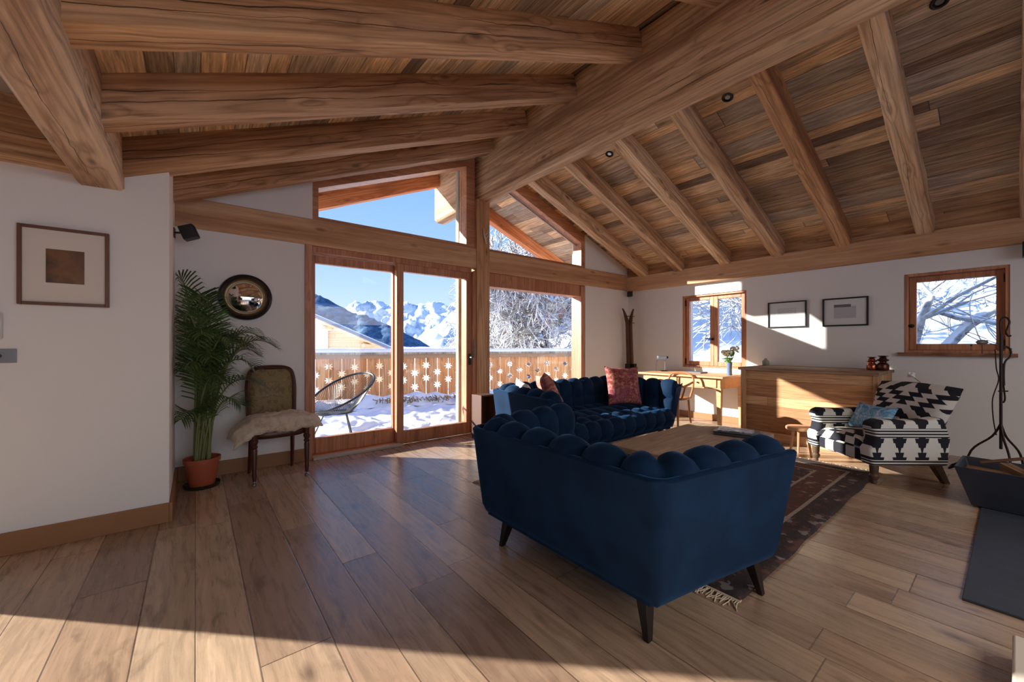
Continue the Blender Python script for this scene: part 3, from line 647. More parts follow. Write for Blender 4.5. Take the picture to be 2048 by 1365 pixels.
for (p, d, L, r, lv, kd, sd_), lb in zip(specs, lab):
    mb = MB(); rnd = random.Random(sd_); p = (p[0], p[1], gh(p[0], p[1]) - .1)
    tree(mb, p, d, L, r, lv, rnd, .7, kd, .1, .008)
    if sd_ == 21:
        mb.tube([(9.05, 1.0, 1.55), (9.1, .8, 1.75), (9.2, .55, 1.62), (9.25, .25, 1.55), (9.3, .0, 1.45)], [.05, .045, .04, .035, .03], 8)
        mb.tube([(9.0, 1.0, .6), (9.15, .75, 1.05), (9.3, .45, 1.5), (9.45, .1, 1.85), (9.6, -.2, 2.05)], [.09, .08, .075, .07, .06], 8)
        for k in range(9):
            b = Vector((9.1 + .3 * rnd.random(), rnd.uniform(-.1, .95), rnd.uniform(1.2, 1.8))); tree(mb, b, (rnd.uniform(-.4, .4), rnd.uniform(-1, 1), rnd.uniform(-.3, 1)), .5, .014, 2, rnd, .6, 2, 0, .005)
    tag(mb.build('bare_tree', M['palebark'], angle=180, fix=False), lb, 'tree', 'bare trees on the slope')

# woven-string garden chair on the terrace
ch = thing('string_chair', 'black string-woven round garden chair standing on the snowy terrace', 'chair', (1.53, 5.58, -.02), R(28))
rim = []
for k in range(48):
    q = 2 * PI * k / 48; w_ = .37 * math.sin(q) * (1 + .06 * math.cos(q)); v = math.cos(q)
    rim.append(Vector((.44 * v, w_, (.60 + .22 * v))))
bot = [Vector((-.05 + .17 * math.cos(2*PI*k/48), .17 * math.sin(2*PI*k/48), .33)) for k in range(48)]
BL = plain('black_steel_rod', S(30, 34, 40), .4)
MB().tube(rim, .014, 8, closed=True).build('rim', BL, ch); MB().tube(bot, .009, 6, closed=True).build('seat_ring', BL, ch)
mb = MB()
for k in range(96):
    q = 2 * PI * k / 96; v = math.cos(q); a_ = Vector((.44 * v, .37 * math.sin(q) * (1 + .06 * v), (.60 + .22 * v))); b_ = Vector((-.05 + .165 * math.cos(q), .165 * math.sin(q), .335))
    m_ = (a_ + b_) / 2 + Vector((0, 0, -.035)); mb.tube([a_, m_, b_], .0035, 4, caps=False)
for k in range(10): mb.tube([(-.05 - .16, .15 - k * .033, .33), (.11, .15 - k * .033, .33)], .003, 4)
mb.build('strings', BL, ch)
for a_ in (R(20), R(140), R(260)):
    MB().tube([(-.05 + .17 * math.cos(a_), .17 * math.sin(a_), .33), (-.05 + .33 * math.cos(a_), .33 * math.sin(a_), -.03)], .009, 6).build('leg', BL, ch)

# ------------------------------------------------------------------ sofas
t = NT('blue_velvet'); c = t.coords()[0]; nn = t.noise(c, 5.0, 4, .6); f2 = t.noise(c, 220, 2, .5)
t.bsdf(t.ramp(nn, [(.35, (.0022, .014, .042, 1)), (.65, (.004, .024, .066, 1))]), .8, f2, .15, .001, Sheen_Weight=.24, Sheen_Roughness=.35, Sheen_Tint=(.10, .42, .95, 1), Specular_IOR_Level=.15)
M['velvet'] = t.m
def upath(W, D, sp, rc, n_arc=10, step=.02):
    P = [Vector((-(W/2 + sp), -D/2)), Vector((-W/2, D/2)), Vector((W/2, D/2)), Vector((W/2 + sp, -D/2))]
    pts = [P[0]]
    for i in (1, 2):
        a, b, c_ = P[i-1], P[i], P[i+1]; d1 = (a - b).normalized(); d2 = (c_ - b).normalized()
        half = math.acos(max(-1, min(1, d1.dot(d2)))) / 2; tl = rc / math.tan(half)
        cen = b + (d1 + d2).normalized() * (rc / math.sin(half)); s0 = b + d1 * tl; s1 = b + d2 * tl
        a0 = math.atan2(s0.y - cen.y, s0.x - cen.x); a1 = math.atan2(s1.y - cen.y, s1.x - cen.x)
        da = a1 - a0
        while da > PI: da -= 2 * PI
        while da < -PI: da += 2 * PI
        pts += [cen + Vector((math.cos(a0 + da * k / n_arc), math.sin(a0 + da * k / n_arc))) * rc for k in range(n_arc + 1)]
    pts.append(P[3])
    out = []; tot = 0
    for p, q in zip(pts[:-1], pts[1:]):
        L = (q - p).length; m = max(1, int(L / step))
        for k in range(m): out.append(p + (q - p) * k / m)
    out.append(pts[-1])
    res = []; s_ = 0
    for i, p in enumerate(out):
        a = out[max(0, i-1)]; b = out[min(len(out)-1, i+1)]; tg = (b - a).normalized()
        if i: s_ += (p - out[i-1]).length
        res.append((p, Vector((tg.y, -tg.x)), s_))
    return res
def make_sofa(label, loc, rz, W, D, sp, legs, cw, ztop=.70, seatz=.42, tap=.07):
    so = thing('sofa', label, 'sofa', loc, rz)
    # outer shell
    pa = upath(W, D, sp, .095, 8, .05); n = len(pa); L = pa[-1][2]
    sec = [(.11, ztop - .03), (.05, ztop - .02), (.045, ztop - .008), (.036, ztop), (.012, ztop + .002), (0, ztop - .008), (tap * .45, ztop - .26), (tap * .85, .235), (tap + .01, .19), (tap + .022, .178)]
    vs = []
    for p, nr, s_ in pa:
        for a, z in sec:
            q = p + nr * a
            # the arms are cut back a little towards the floor at their fronts
            if q.y < 0: q = Vector((q.x, q.y + max(0, (ztop - z)) * .16 * (-q.y / (D/2))))
            vs.append((q.x, q.y, z))
    m = len(sec); fs = [(i*m+k, (i+1)*m+k, (i+1)*m+k+1, i*m+k+1) for i in range(n-1) for k in range(m-1)]
    mb = MB(); mb.add(vs, fs)
    for i0, (p, nr, s_) in ((0, pa[0]), (n - 1, pa[-1])):    # closed arm fronts
        base = i0 * m; k0 = len(mb.v); q1 = p + nr * .175
        mb.v += [(q1.x, q1.y + .06, .19), (q1.x, q1.y, ztop - .03)]
        mb.f.append(tuple(range(base, base + m)) + (k0, k0 + 1))
    mb.frustum((-W/2 + tap + .03, -D/2 + .07), (W/2 - tap - .03, D/2 - tap - .01), (-W/2 + tap + .03, -D/2 + .06), (W/2 - tap - .03, D/2 - tap - .01), .175, .30)
    mb.build('shell', M['velvet'], so, angle=50)
    # channel tufted inner lining
    pb = upath(W - .02, D - .02, sp, .235, 16, .013); L = pb[-1][2]; nc = round(L / cw); cw2 = L / nc
    prof = []
    ctl = [(.19, seatz - .06), (.185, seatz + .05), (.175, seatz + .13), (.165, ztop - .03), (.14, ztop + .015), (.10, ztop + .036), (.062, ztop + .026), (.035, ztop - .0), (.025, ztop - .04)]
    for i in range(len(ctl) - 1):
        for k in range(3):
            q = k / 3; prof.append((ctl[i][0] * (1-q) + ctl[i+1][0] * q, ctl[i][1] * (1-q) + ctl[i+1][1] * q))
    prof.append(ctl[-1]); m = len(prof); vs = []
    for p, nr, s_ in pb:
        u = abs(math.sin(PI * s_ / cw2)) ** .55; endf = min(1, s_ / .03, (L - s_) / .03); endf = math.sqrt(max(0, endf))
        for k, (a, z) in enumerate(prof):
            a0, z0 = prof[max(0, k-1)]; a1, z1 = prof[min(m-1, k+1)]; tx, tz = a1 - a0, z1 - z0; l = math.hypot(tx, tz) or 1
            na, nz_ = (tz / l), (-tx / l)        # outward of the roll
            row = 1 - .75 * math.exp(-((z - (seatz + .14)) / .022) ** 2) if a > .14 else 1
            amp = .050 * u * row - .018
            aa = .09 + (a + na * amp - .09) * (.55 + .45 * endf) ; zz = z + nz_ * amp - (1 - endf) * .03
            q = p + nr * aa; vs.append((q.x, q.y, zz))
    n = len(pb); fs = [(i*m+k, (i+1)*m+k, (i+1)*m+k+1, i*m+k+1) for i in range(n-1) for k in range(m-1)]
    fs += [tuple(range(m)), tuple(range((n-1)*m, n*m))]
    MB().add(vs, fs).build('tufted_lining', M['velvet'], so, angle=60)
    # seat
    nx = round((W) / cw); rows = 4
    pr = [(D/2 - .17, seatz - .01), (D/6 - .06, seatz), (-D/6 - .06, seatz), (-D/2 + .13, seatz), (-D/2 + .055, seatz - .01), (-D/2 + .02, seatz - .06), (-D/2 + .012, seatz - .13), (-D/2 + .05, .215), (-D/2 + .09, .185)]
    ps = []; acc = [0]
    for a, b in zip(pr[:-1], pr[1:]): acc.append(acc[-1] + math.hypot(b[0]-a[0], b[1]-a[1]))
    seams = [0, acc[1], acc[2], acc[3], acc[-1]]
    def at(tt):
        for i in range(len(pr)-1):
            if tt <= acc[i+1] + 1e-9:
                q = (tt - acc[i]) / (acc[i+1]-acc[i]); a, b = pr[i], pr[i+1]
                tx, tz = b[0]-a[0], b[1]-a[1]; l = math.hypot(tx, tz)
                return a[0]+tx*q, a[1]+tz*q, tz/l, -tx/l
        return pr[-1] + (0, 0)
    def seat(u, v):
        tt = v * acc[-1]; y, z, ny, nz_ = at(min(tt, acc[-1] - 1e-6))
        if nz_ < 0: ny, nz_ = -ny, -nz_
        ny = -abs(ny)
        for i in range(4):
            if seams[i] <= tt <= seams[i+1]: rv = (tt - seams[i]) / (seams[i+1] - seams[i]); break
        hw = W/2 - .16 + sp * max(0, (D/2 - y) / D); x = (u * 2 - 1) * hw
        bu = abs(math.sin(PI * u * nx)) ** .5; bv = max(0, math.sin(PI * rv)) ** .5
        edge = min(1, (1 - abs(u * 2 - 1)) * nx * .7) ** .5
        am = .048 * bu * bv - .014
        return (x, y + ny * am, z + nz_ * am - (1 - edge) * .03)
    MB().surf(seat, nx * 12 + 1, 57).build('seat', M['velvet'], so, angle=70)
    for (x, y) in legs:
        sx = .035 if x > 0 else -.035; sy = .03 if y > 0 else -.03
        mb = MB(); mb.frustum((x - .012 + sx*.6, y - .016 + sy*.6), (x + .012 + sx*.6, y + .016 + sy*.6), (x - .028 - sx*.5, y - .034 - sy*.5), (x + .028 - sx*.5, y + .034 - sy*.5), 0, .185)
        mb.build('leg', M['darkmetal'], so, bev=.003)
    xs = sorted(set(round(abs(l[0]), 2) for l in legs))
    mb = MB(); y = legs[-1][1]; mb.tube([(-abs(legs[0][0]), legs[0][1], .165), (abs(legs[0][0]), legs[0][1], .165)], .008, 6); mb.build('underframe', M['steel'], so)
    return so
make_sofa('near dark blue velvet tufted sofa seen from its back corner', (1.77, 1.435, 0), R(90), 1.30, .92, .145, [(-.49, .315), (.45, .315), (-.655, -.345), (.63, -.345)], .205)
make_sofa('far blue velvet tufted sofa under the picture window, facing the room', (3.60, 3.10, 0), 0, 2.06, 1.06, .11, [(-.92, -.38), (0, -.22), (.92, -.38), (-.85, .38), (.85, .38)], .207, ztop=.71)

# ------------------------------------------------------------------ cushions
def cushion(name, label, loc, eul, w_, h_, th, m, group=None, piping=None):
    def f(side):
        def g(u, v):
            a, b = u * 2 - 1, v * 2 - 1; x = w_/2 * a * (1 - .10 * (1 - b*b)); z = h_/2 * b * (1 - .10 * (1 - a*a))
            t_ = th/2 * (max(0, (1 - a**4)) * max(0, (1 - b**4))) ** .6 + .008 * noise.noise(Vector((a*2, b*2, side*3))) * (1-a*a) * (1-b*b)
            return (x, side * t_, z)
        return g
    mb = MB(); mb.surf(f(-1), 25, 25); mb.surf(f(1), 25, 25); o = mb.build(name, m, angle=180)
    b2 = bmesh.new(); b2.from_mesh(o.data); bmesh.ops.remove_doubles(b2, verts=b2.verts, dist=.0005); bmesh.ops.recalc_face_normals(b2, faces=b2.faces); b2.to_mesh(o.data); b2.free()
    o.location = loc; o.rotation_euler = eul; return tag(o, label, 'cushion', group)
t = NT('faded_red_kilim'); c, X, Y, Z = t.coords()
ax = t.math('ABSOLUTE', X); n1 = t.noise(t.vec(ax, 0.0, Z), 26, 4, .7, 1.0); n2 = t.noise(t.vec(X, 0.0, Z), 5, 2)
col = t.ramp(n1, [(.40, S(118, 52, 58)), (.50, S(168, 78, 72)), (.60, S(196, 140, 116))]); col = t.mix(t.ramp(n2, [(.45, (0, 0, 0, 1)), (.65, (.6, .6, .6, 1))]), col, S(142, 78, 104))
M['redkilim'] = t.bsdf(col, .95, n1, .3, .004)
t = NT('salmon_kilim'); c, X, Y, Z = t.coords(); n1 = t.noise(t.vec(t.math('ABSOLUTE', X), 0.0, Z), 12, 4, .7, .8)
M['salmon'] = t.bsdf(t.ramp(n1, [(.38, S(134, 62, 56)), (.5, S(188, 118, 104)), (.62, S(218, 176, 158))]), .95)
t = NT('blue_ikat'); c, X, Y, Z = t.coords(); n1 = t.noise(t.vec(t.math('ABSOLUTE', X), 0.0, Z), 16, 4, .7, 1.5)
M['bluecush'] = t.bsdf(t.ramp(n1, [(.38, S(84, 136, 176)), (.5, S(132, 180, 208)), (.62, S(202, 214, 222))]), .95)
cushion('cushion', 'square red and pink patterned cushion upright at the right of the far sofa', (4.27, 3.10, .68), (R(-14), R(2), R(-20)), .50, .50, .16, M['redkilim'])
cushion('cushion', 'salmon patterned cushion leaning against the left arm of the far sofa', (2.90, 3.02, .69), (R(-26), R(8), R(58)), .50, .46, .14, M['salmon'])
cushion('cushion', 'cream cushion behind the salmon one on the far sofa', (2.74, 3.22, .62), (R(-14), R(-4), R(66)), .42, .42, .12, plain('cream_linen', S(226, 222, 208), .95))

# ------------------------------------------------------------------ rug
t = NT('tribal_rug'); c, X, Y, Z = t.coords()
L2, W2_ = 1.49, 1.07
dx = t.math('SUBTRACT', L2, t.math('ABSOLUTE', X)); dy = t.math('SUBTRACT', W2_, t.math('ABSOLUTE', Y)); dd = t.math('MINIMUM', dx, dy)
vo = t.n('ShaderNodeTexVoronoi', {'Vector': c, 'Scale': 24.0}, distance='MANHATTAN')
cell = t.n('ShaderNodeSeparateColor', {0: vo.outputs['Color']}).outputs[0]
body = t.ramp(cell, [(0, S(58, 36, 34)), (.3, S(96, 52, 42)), (.5, S(44, 32, 36)), (.68, S(120, 66, 48)), (.85, S(72, 46, 44)), (.95, S(176, 150, 128)), (1, S(186, 160, 138))], 'CONSTANT')
body = t.mix(t.math('MULTIPLY', t.ramp(vo.outputs['Distance'], [(.55, (0, 0, 0, 1)), (.75, (1, 1, 1, 1))]), .7), body, S(36, 26, 28))
edge = t.ramp(cell, [(0, S(30, 26, 34)), (.6, S(44, 32, 34)), (.8, S(80, 46, 40)), (.93, S(120, 112, 112))], 'CONSTANT')
col = t.mix(t.math('LESS_THAN', dd, .17), body, edge)
for lo, hi in ((.165, .19), (.37, .392)):
    along = t.math('ADD', X, Y); dash = t.math('GREATER_THAN', t.math('FRACT', t.math('MULTIPLY', along, 42)), .45)
    band = t.math('MULTIPLY', t.math('GREATER_THAN', dd, lo), t.math('LESS_THAN', dd, hi))
    col = t.mix(band, col, S(40, 30, 32)); col = t.mix(t.math('MULTIPLY', band, dash), col, S(204, 188, 170))
band = t.math('MULTIPLY', t.math('GREATER_THAN', dd, .19), t.math('LESS_THAN', dd, .37))
col = t.mix(t.math('MULTIPLY', band, .35), col, S(110, 58, 44))
nn = t.noise(c, 120, 3, .6)
M['rug'] = t.bsdf(t.mix(.15, col, t.ramp(nn, [(.3, S(24, 18, 20)), (.7, S(150, 110, 92))])), .95, nn, .5, .004)
rg = thing('rug', 'dark red-brown tribal rug with white dashed border lines on the oak floor', 'rug', (3.47, 1.86, 0), 0)
def rs(u, v):
    x, y = (u * 2 - 1) * L2, (v * 2 - 1) * W2_; wv = .012 * noise.noise(Vector((x * 2, y * 2, 0)))
    return (x + .012 * noise.noise(Vector((y * 5, 1, 0))), y + .018 * noise.noise(Vector((x * 3, 2, 0))), .010 + max(0, wv) * .5)
mb = MB().surf(rs, 80, 50); mb.build('rug_field', M['rug'], rg, angle=180, solid=.008, fix=False)
rnd = random.Random(3); FR = plain('rug_fringe', S(206, 186, 160), .95)
for sg in (-1, 1):
    mb = MB(); mb.box((sg * L2 - .012, -W2_, .006), (sg * L2 + .012, W2_, .013))
    for k in range(260):
        y = -W2_ + 2 * W2_ * (k + .5) / 260; x = sg * L2; l = rnd.uniform(.05, .09)
        mb.tube([(x, y, .01), (x + sg * l * .5, y + rnd.uniform(-.012, .012), .008), (x + sg * l, y + rnd.uniform(-.03, .03), .003)], .0028, 4)
    tag(mb.build('fringe', FR, rg), kind='stuff')

# ------------------------------------------------------------------ coffee table
TW = planks('old_grey_table_boards', .36, 9, [(0, S(172, 146, 120)), (.5, S(186, 160, 134)), (1, S(164, 138, 114))], axes='YXZ', gap=.012, rough=.7, grain=.75, knots=.5, widthvar=False, dark=S(50, 40, 32))
ct = thing('coffee_table', 'low coffee table of two wide old boards standing on the rug', 'table', (3.33, 1.68, 0), R(1.5))
def tb(y0, y1, seed):
    mb = MB(); n = 24; vs = []
    for i in range(n + 1):
        x = -.72 + 1.45 * i / n; q = .006 * noise.noise(Vector((x * 6, seed, 0)))
        e0 = .03 * noise.noise(Vector((seed, 3, 1))) if i in (0, n) else 0
        vs += [(x, y0 + q, .357), (x, y1 - q, .357), (x, y1 - q, .405), (x, y0 + q, .405)]
    return mb.add(vs, [(i*4+k, i*4+(k+1)%4, i*4+4+(k+1)%4, i*4+4+k) for i in range(n) for k in range(4)] + [(0,1,2,3), (n*4,n*4+1,n*4+2,n*4+3)])
tb(-.355, -.002, 1).build('top_board', TW, ct, bev=.005); tb(.002, .355, 5).build('top_board', TW, ct, bev=.005)
DW = plain('dark_stained_oak', S(62, 46, 36), .6, .2, 6)
for x in (-.50, .50):
    MB().box((x - .05, -.31, .295), (x + .05, .31, .357)).build('batten', DW, ct, bev=.004)
    for y in (-.24, .24): MB().box((x - .035, y - .035, .018), (x + .035, y + .035, .295)).build('leg', DW, ct, bev=.004)
bk = thing('photo_book', 'thick black book lying on the far end of the coffee table', 'book', (3.76, 1.53, .405), R(-76))
MB().box((-.17, -.13, 0), (.17, .13, .006)).build('cover', M['black'], bk, bev=.001); MB().box((-.165, -.125, .006), (.165, .125, .026)).build('pages', plain('dark_pages', S(60, 60, 64), .8), bk)
MB().box((-.17, -.13, .026), (.17, .13, .033)).build('cover', M['black'], bk, bev=.001)
t = NT('magazine_print'); c, X, Y, Z = t.coords(); nn = t.noise(c, 14, 3, .6)
tag(MB().box((-.14, -.10, 0), (.14, .09, .007)).build('magazine', t.bsdf(t.ramp(nn, [(.45, S(70, 78, 88)), (.55, S(176, 182, 188))]), .35), loc=(3.775, 1.545, .438), rz=R(-70)), 'grey magazine lying on top of the black book', 'magazine')

# ------------------------------------------------------------------ armchair
def kilim(name, uax, vax, rh, per, stripes=None, mirror=True, motif=False, wh=S(214, 208, 200), bk_=S(26, 26, 36), step=.5):
    t = NT(name); c, X, Y, Z = t.coords(); A = {'X': X, 'Y': Y, 'Z': Z}; u, v = A[uax], A[vax]
    if mirror: u = t.math('ABSOLUTE', u)
    vv = t.math('DIVIDE', t.math('ADD', v, 5.0), rh); row = t.math('FLOOR', vv); f = t.math('FRACT', vv)
    tri = t.math('PINGPONG', row, 4.0)
    e_ = t.math('ADD', t.math('ADD', u, t.math('MULTIPLY', tri, per * step / 2)), t.math('MULTIPLY', f, per * .16))
    k = t.math('GREATER_THAN', t.math('FRACT', t.math('DIVIDE', e_, per)), .5)
    if motif:
        fu = t.math('ABSOLUTE', t.math('SUBTRACT', t.math('FRACT', t.math('ADD', t.math('DIVIDE', u, per), .25)), .5)); k = t.math('LESS_THAN', fu, t.math('ADD', t.math('MULTIPLY', t.math('PINGPONG', row, 2.0), .12), t.math('MULTIPLY_ADD', f, .05, .03)))
    if stripes:
        for lo, hi in stripes:
            m_ = t.math('MULTIPLY', t.math('GREATER_THAN', v, lo), t.math('LESS_THAN', v, hi))
            s_ = t.math('GREATER_THAN', t.math('FRACT', t.math('DIVIDE', v, .026)), .5)
            k = t.math('ADD', t.math('MULTIPLY', k, t.math('SUBTRACT', 1.0, m_)), t.math('MULTIPLY', m_, s_))
    nn = t.noise(c, 180, 2)
    return t.bsdf(t.mix(k, wh, bk_), .95, nn, .4, .002)
KS = kilim('kilim_seat', 'X', 'Y', .042, .20); KB = kilim('kilim_back', 'X', 'Z', .040, .23); KA = kilim('kilim_arm', 'Y', 'Z', .040, .19, [(.405, .485), (.15, .215)], mirror=False, motif=True)
ac = thing('armchair', 'low armchair in black and white kilim fabric by the right wall', 'armchair', (5.06, .82, 0), math.atan2(-.776, -.63))
def bevp(mb, name, m, b, seg=4): return mb.build(name, m, ac, bev=b, seg=seg, angle=60)
bevp(MB().box((-.27, -.345, .16), (.27, .27, .285)), 'seat_frame', KS, .03)
def cush(u, v):
    a, b = u * 2 - 1, v * 2 - 1; return (a * .262, -.05 + b * .315, .30 + .085 * (max(0, 1 - a**6) * max(0, 1 - b**6)) ** .4 + .012 * (1 - a*a) * (1 - b*b))
MB().surf(cush, 25, 25).build('seat_cushion', KS, ac, angle=180)
for sg in (-1, 1):
    mb = MB(); pr_ = [(-.37, .16), (-.385, .30), (-.345, .36), (-.335, .43), (-.37, .48), (-.355, .535), (-.30, .555), (-.1, .548), (.10, .555), (.24, .575), (.30, .40), (.28, .16)]
    x0, x1 = sg * .255, sg * .385; mb.prism(pr_, 'x', min(x0, x1), max(x0, x1)); bevp(mb, 'arm', KA, .04, 5)
mb = MB()
def back(side):
    def g(u, v):
        a = u * 2 - 1; z = .20 + .625 * v; lean = .17 + .21 * v ** 1.2; hw = .30 + .085 * v; crown = .02 * (1 - a * a) * v
        edge = (1 - abs(a) ** 8) ** .5 if abs(a) < 1 else 0; tv = min(1, (1 - v) * 9) ** .5
        th_ = .065 * edge * tv
        return (a * hw, lean + side * th_ + .02 * a * a, z + crown)
    return g
mb.surf(back(-1), 29, 25); mb.surf(back(1), 29, 25); o = mb.build('backrest', KB, ac, angle=180)
LW = plain('turned_dark_wood', S(86, 66, 50), .5, .2, 8)
for sg in (-1, 1):
    MB().lathe([(.016, 0), (.022, .012), (.020, .03), (.033, .05), (.036, .07), (.026, .085), (.030, .10), (.034, .165)], (sg * .335, -.315, 0), 16).build('leg', LW, ac)
    MB().frustum((sg * .325 - .02, .22 + .06), (sg * .325 + .02, .28 + .05), (sg * .325 - .027, .17), (sg * .325 + .027, .25), 0, .17).build('leg', LW, ac, bev=.004)
cushion('cushion', 'small light blue patterned cushion resting in the kilim armchair', (5.10, .86, .50), (R(-28), R(0), math.atan2(-.776, -.63)), .42, .27, .11, M['bluecush'])

# ------------------------------------------------------------------ antique chair with sheepskin
vc = thing('antique_chair', 'antique dark wood chair with olive brocade back by the potted palm', 'chair', (.585, 4.22, 0), R(3))
MH = plain('mahogany', S(74, 36, 26), .35, .25, 6)
t = NT('olive_brocade'); c, X, Y, Z = t.coords(); nn = t.noise(t.vec(t.math('ABSOLUTE', X), Y, Z), 15, 3, .6, 1.2); ln = t.math('LESS_THAN', t.math('ABSOLUTE', t.math('SUBTRACT', nn, .5)), .018)
BR = t.bsdf(t.mix(t.math('MULTIPLY', ln, .5), t.ramp(nn, [(.4, S(104, 84, 44)), (.6, S(128, 104, 58))]), S(160, 136, 92)), .55, nn, .2, .003, Sheen_Weight=.3)
for sg in (-1, 1):
    l = MB().lathe([(.012, .04), (.016, .06), (.019, .09), (.017, .11), (.024, .30), (.020, .315), (.028, .33), (.020, .345), (.030, .37), (.030, .385), (.022, .395), (.026, .44)], (sg * .205, -.20, 0), 16).build('leg', MH, vc)
    MB().lathe([(.009, 0), (.019, .006), (.019, .022), (.010, .028), (.008, .045)], (0, 0, 0), 12, Matrix.Translation((sg * .205, -.198, .0))).build('caster', M['steel'], l)
    MB().tube([(sg * .17, .18, .42), (sg * .175, .20, .2), (sg * .18, .235, 0)], [.02, .018, .013], 4).build('leg', MH, vc)
def seatp(u, v):
    q = 2 * PI * u; r = .5 if False else 1; x = .235 * (abs(math.cos(q)) ** .6) * (1 if math.cos(q) >= 0 else -1); y = .22 * (abs(math.sin(q)) ** .6) * (1 if math.sin(q) >= 0 else -1)
    pr_ = [(0, .40), (.9, .385), (1.0, .395), (1.02, .42), (1.0, .445), (.95, .46), (.6, .485), (0.001, .49)]
    i = min(len(pr_) - 1, int(round(v * (len(pr_) - 1)))); return (x * pr_[i][0], y * pr_[i][0] - .005, pr_[i][1])
MB().surf(seatp, 40, 8, cu=True).build('seat', MH, vc, angle=60)
# back frame with rounded top
pth = [(-.185, .19, .42), (-.19, .205, .60), (-.195, .225, .80), (-.175, .24, .93), (-.12, .245, .975), (0, .248, .985), (.12, .245, .975), (.175, .24, .93), (.195, .225, .80), (.19, .205, .60), (.185, .19, .42)]
mb = MB().tube(pth, .021, 8, sm=6); mb.tube([(-.19, .20, .50), (.19, .20, .50)], .02, 8); mb.build('back_frame', MH, vc)
def bp(side):
    def g(u, v):
        a = u * 2 - 1; z = .51 + .455 * v; w_ = .178 * (1 if v < .8 else math.sqrt(max(0, 1 - ((v - .8) / .21) ** 2 * .5)))
        return (a * w_, .205 + (z - .5) * .09 + side * (.012 + .028 * (1 - a * a) ** .5 * math.sin(PI * min(.98, max(.02, v))) ** .5), z)
    return g
mb = MB(); mb.surf(bp(-1), 17, 17); mb.surf(bp(1), 17, 17); mb.build('back_upholstery', BR, vc, angle=180)
t = NT('sheepskin_wool'); c = t.coords()[0]; nn = t.noise(c, 28, 6, .75); n2 = t.noise(c, 6, 2)
FUR = t.bsdf(t.ramp(t.math('ADD', t.math('MULTIPLY', nn, .6), t.math('MULTIPLY', n2, .4)), [(.36, S(178, 154, 126)), (.5, S(222, 204, 180)), (.7, S(240, 228, 212))]), 1.0, nn, 1.0, .02, Sheen_Weight=.4)
def fur(side):
    def g(u, v):
        a, b = u * 2 - 1, v * 2 - 1; ed = .16 * noise.noise(Vector((math.atan2(b, a) * 1.3, 2, 0)))
        x = a * (.35 + .05 * noise.noise(Vector((b * 2, 1, 0)))) ; y = -.02 + b * .235 * (1 + ed) + .03 * a
        over = max(0, abs(x) - .20); fr_ = max(0, -y - .17)
        z = .515 - over * (.55 if x < 0 else .10) - fr_ * .6 - .02 * a * a + .018 * noise.noise(Vector((x * 9, y * 9, 1))) + .014 * noise.noise(Vector((x * 24, y * 24, 1)))
        e_ = (max(0, 1 - a ** 4) * max(0, 1 - b ** 4)) ** .4
        return (x, y, z + side * .055 * e_)
    return g
mb = MB(); mb.surf(fur(1), 61, 41); mb.surf(fur(-1), 61, 41); sk = mb.build('sheepskin', FUR, angle=180)
sk.location = (.585, 4.22, 0); tag(sk, 'cream sheepskin draped over the seat of the antique chair', 'sheepskin')

# ------------------------------------------------------------------ palm
pp = thing('potted_palm', 'tall areca palm in a terracotta pot in the corner left of the chair', 'plant', (.045, 4.29, 0))
TC = plain('terracotta_plastic', S(168, 84, 56), .5, .1, 5)
MB().lathe([(.001, .0), (.085, .0), (.09, .01), (.118, .20), (.128, .20), (.13, .235), (.120, .235), (.115, .21), (.001, .20)], (0, 0, .012), 28).build('pot', TC, pp)
MB().lathe([(.001, 0), (.12, 0), (.13, .03), (.124, .03), (.115, .012), (.001, .012)], (0, 0, .0), 24).build('saucer', plain('dark_saucer', S(40, 30, 26), .4), pp)
MB().lathe([(.001, .222), (.116, .218), (.114, .19), (.001, .19)], (0, 0, 0), 20).build('soil', plain('potting_soil', S(52, 36, 28), 1, .4, 20), pp)
t = NT('palm_leaf'); c = t.coords()[0]; nn = t.noise(c, 4, 2); M['leaf'] = t.bsdf(t.ramp(nn, [(.35, S(38, 62, 28)), (.65, S(80, 110, 52))]), .45)
M['stem'] = plain('palm_cane', S(110, 116, 66), .5, .2, 6)
rnd = random.Random(8)
tips = [(-.12, 4.25, 1.74), (.03, 4.16, 1.60), (.12, 4.28, 1.50), (.46, 4.20, 1.26), (.56, 4.10, 1.18), (.30, 4.30, 1.22), (.22, 3.95, 1.22), (.04, 3.92, 1.28), (-.08, 4.05, 1.42), (.38, 4.0, 1.02), (.44, 4.35, 1.12),
        (.30, 4.02, .70), (-.09, 4.0, .62), (-.06, 3.95, 1.02), (.06, 4.34, 1.60), (.10, 4.12, 1.42), (.16, 3.88, .92), (.34, 4.12, 1.20), (.10, 4.0, 1.10), (.26, 4.4, 1.24), (-.05, 4.3, 1.25), (.42, 4.08, .86)]
def clampw(p): return Vector((max(-.128, p.x), min(4.545, p.y), p.z))
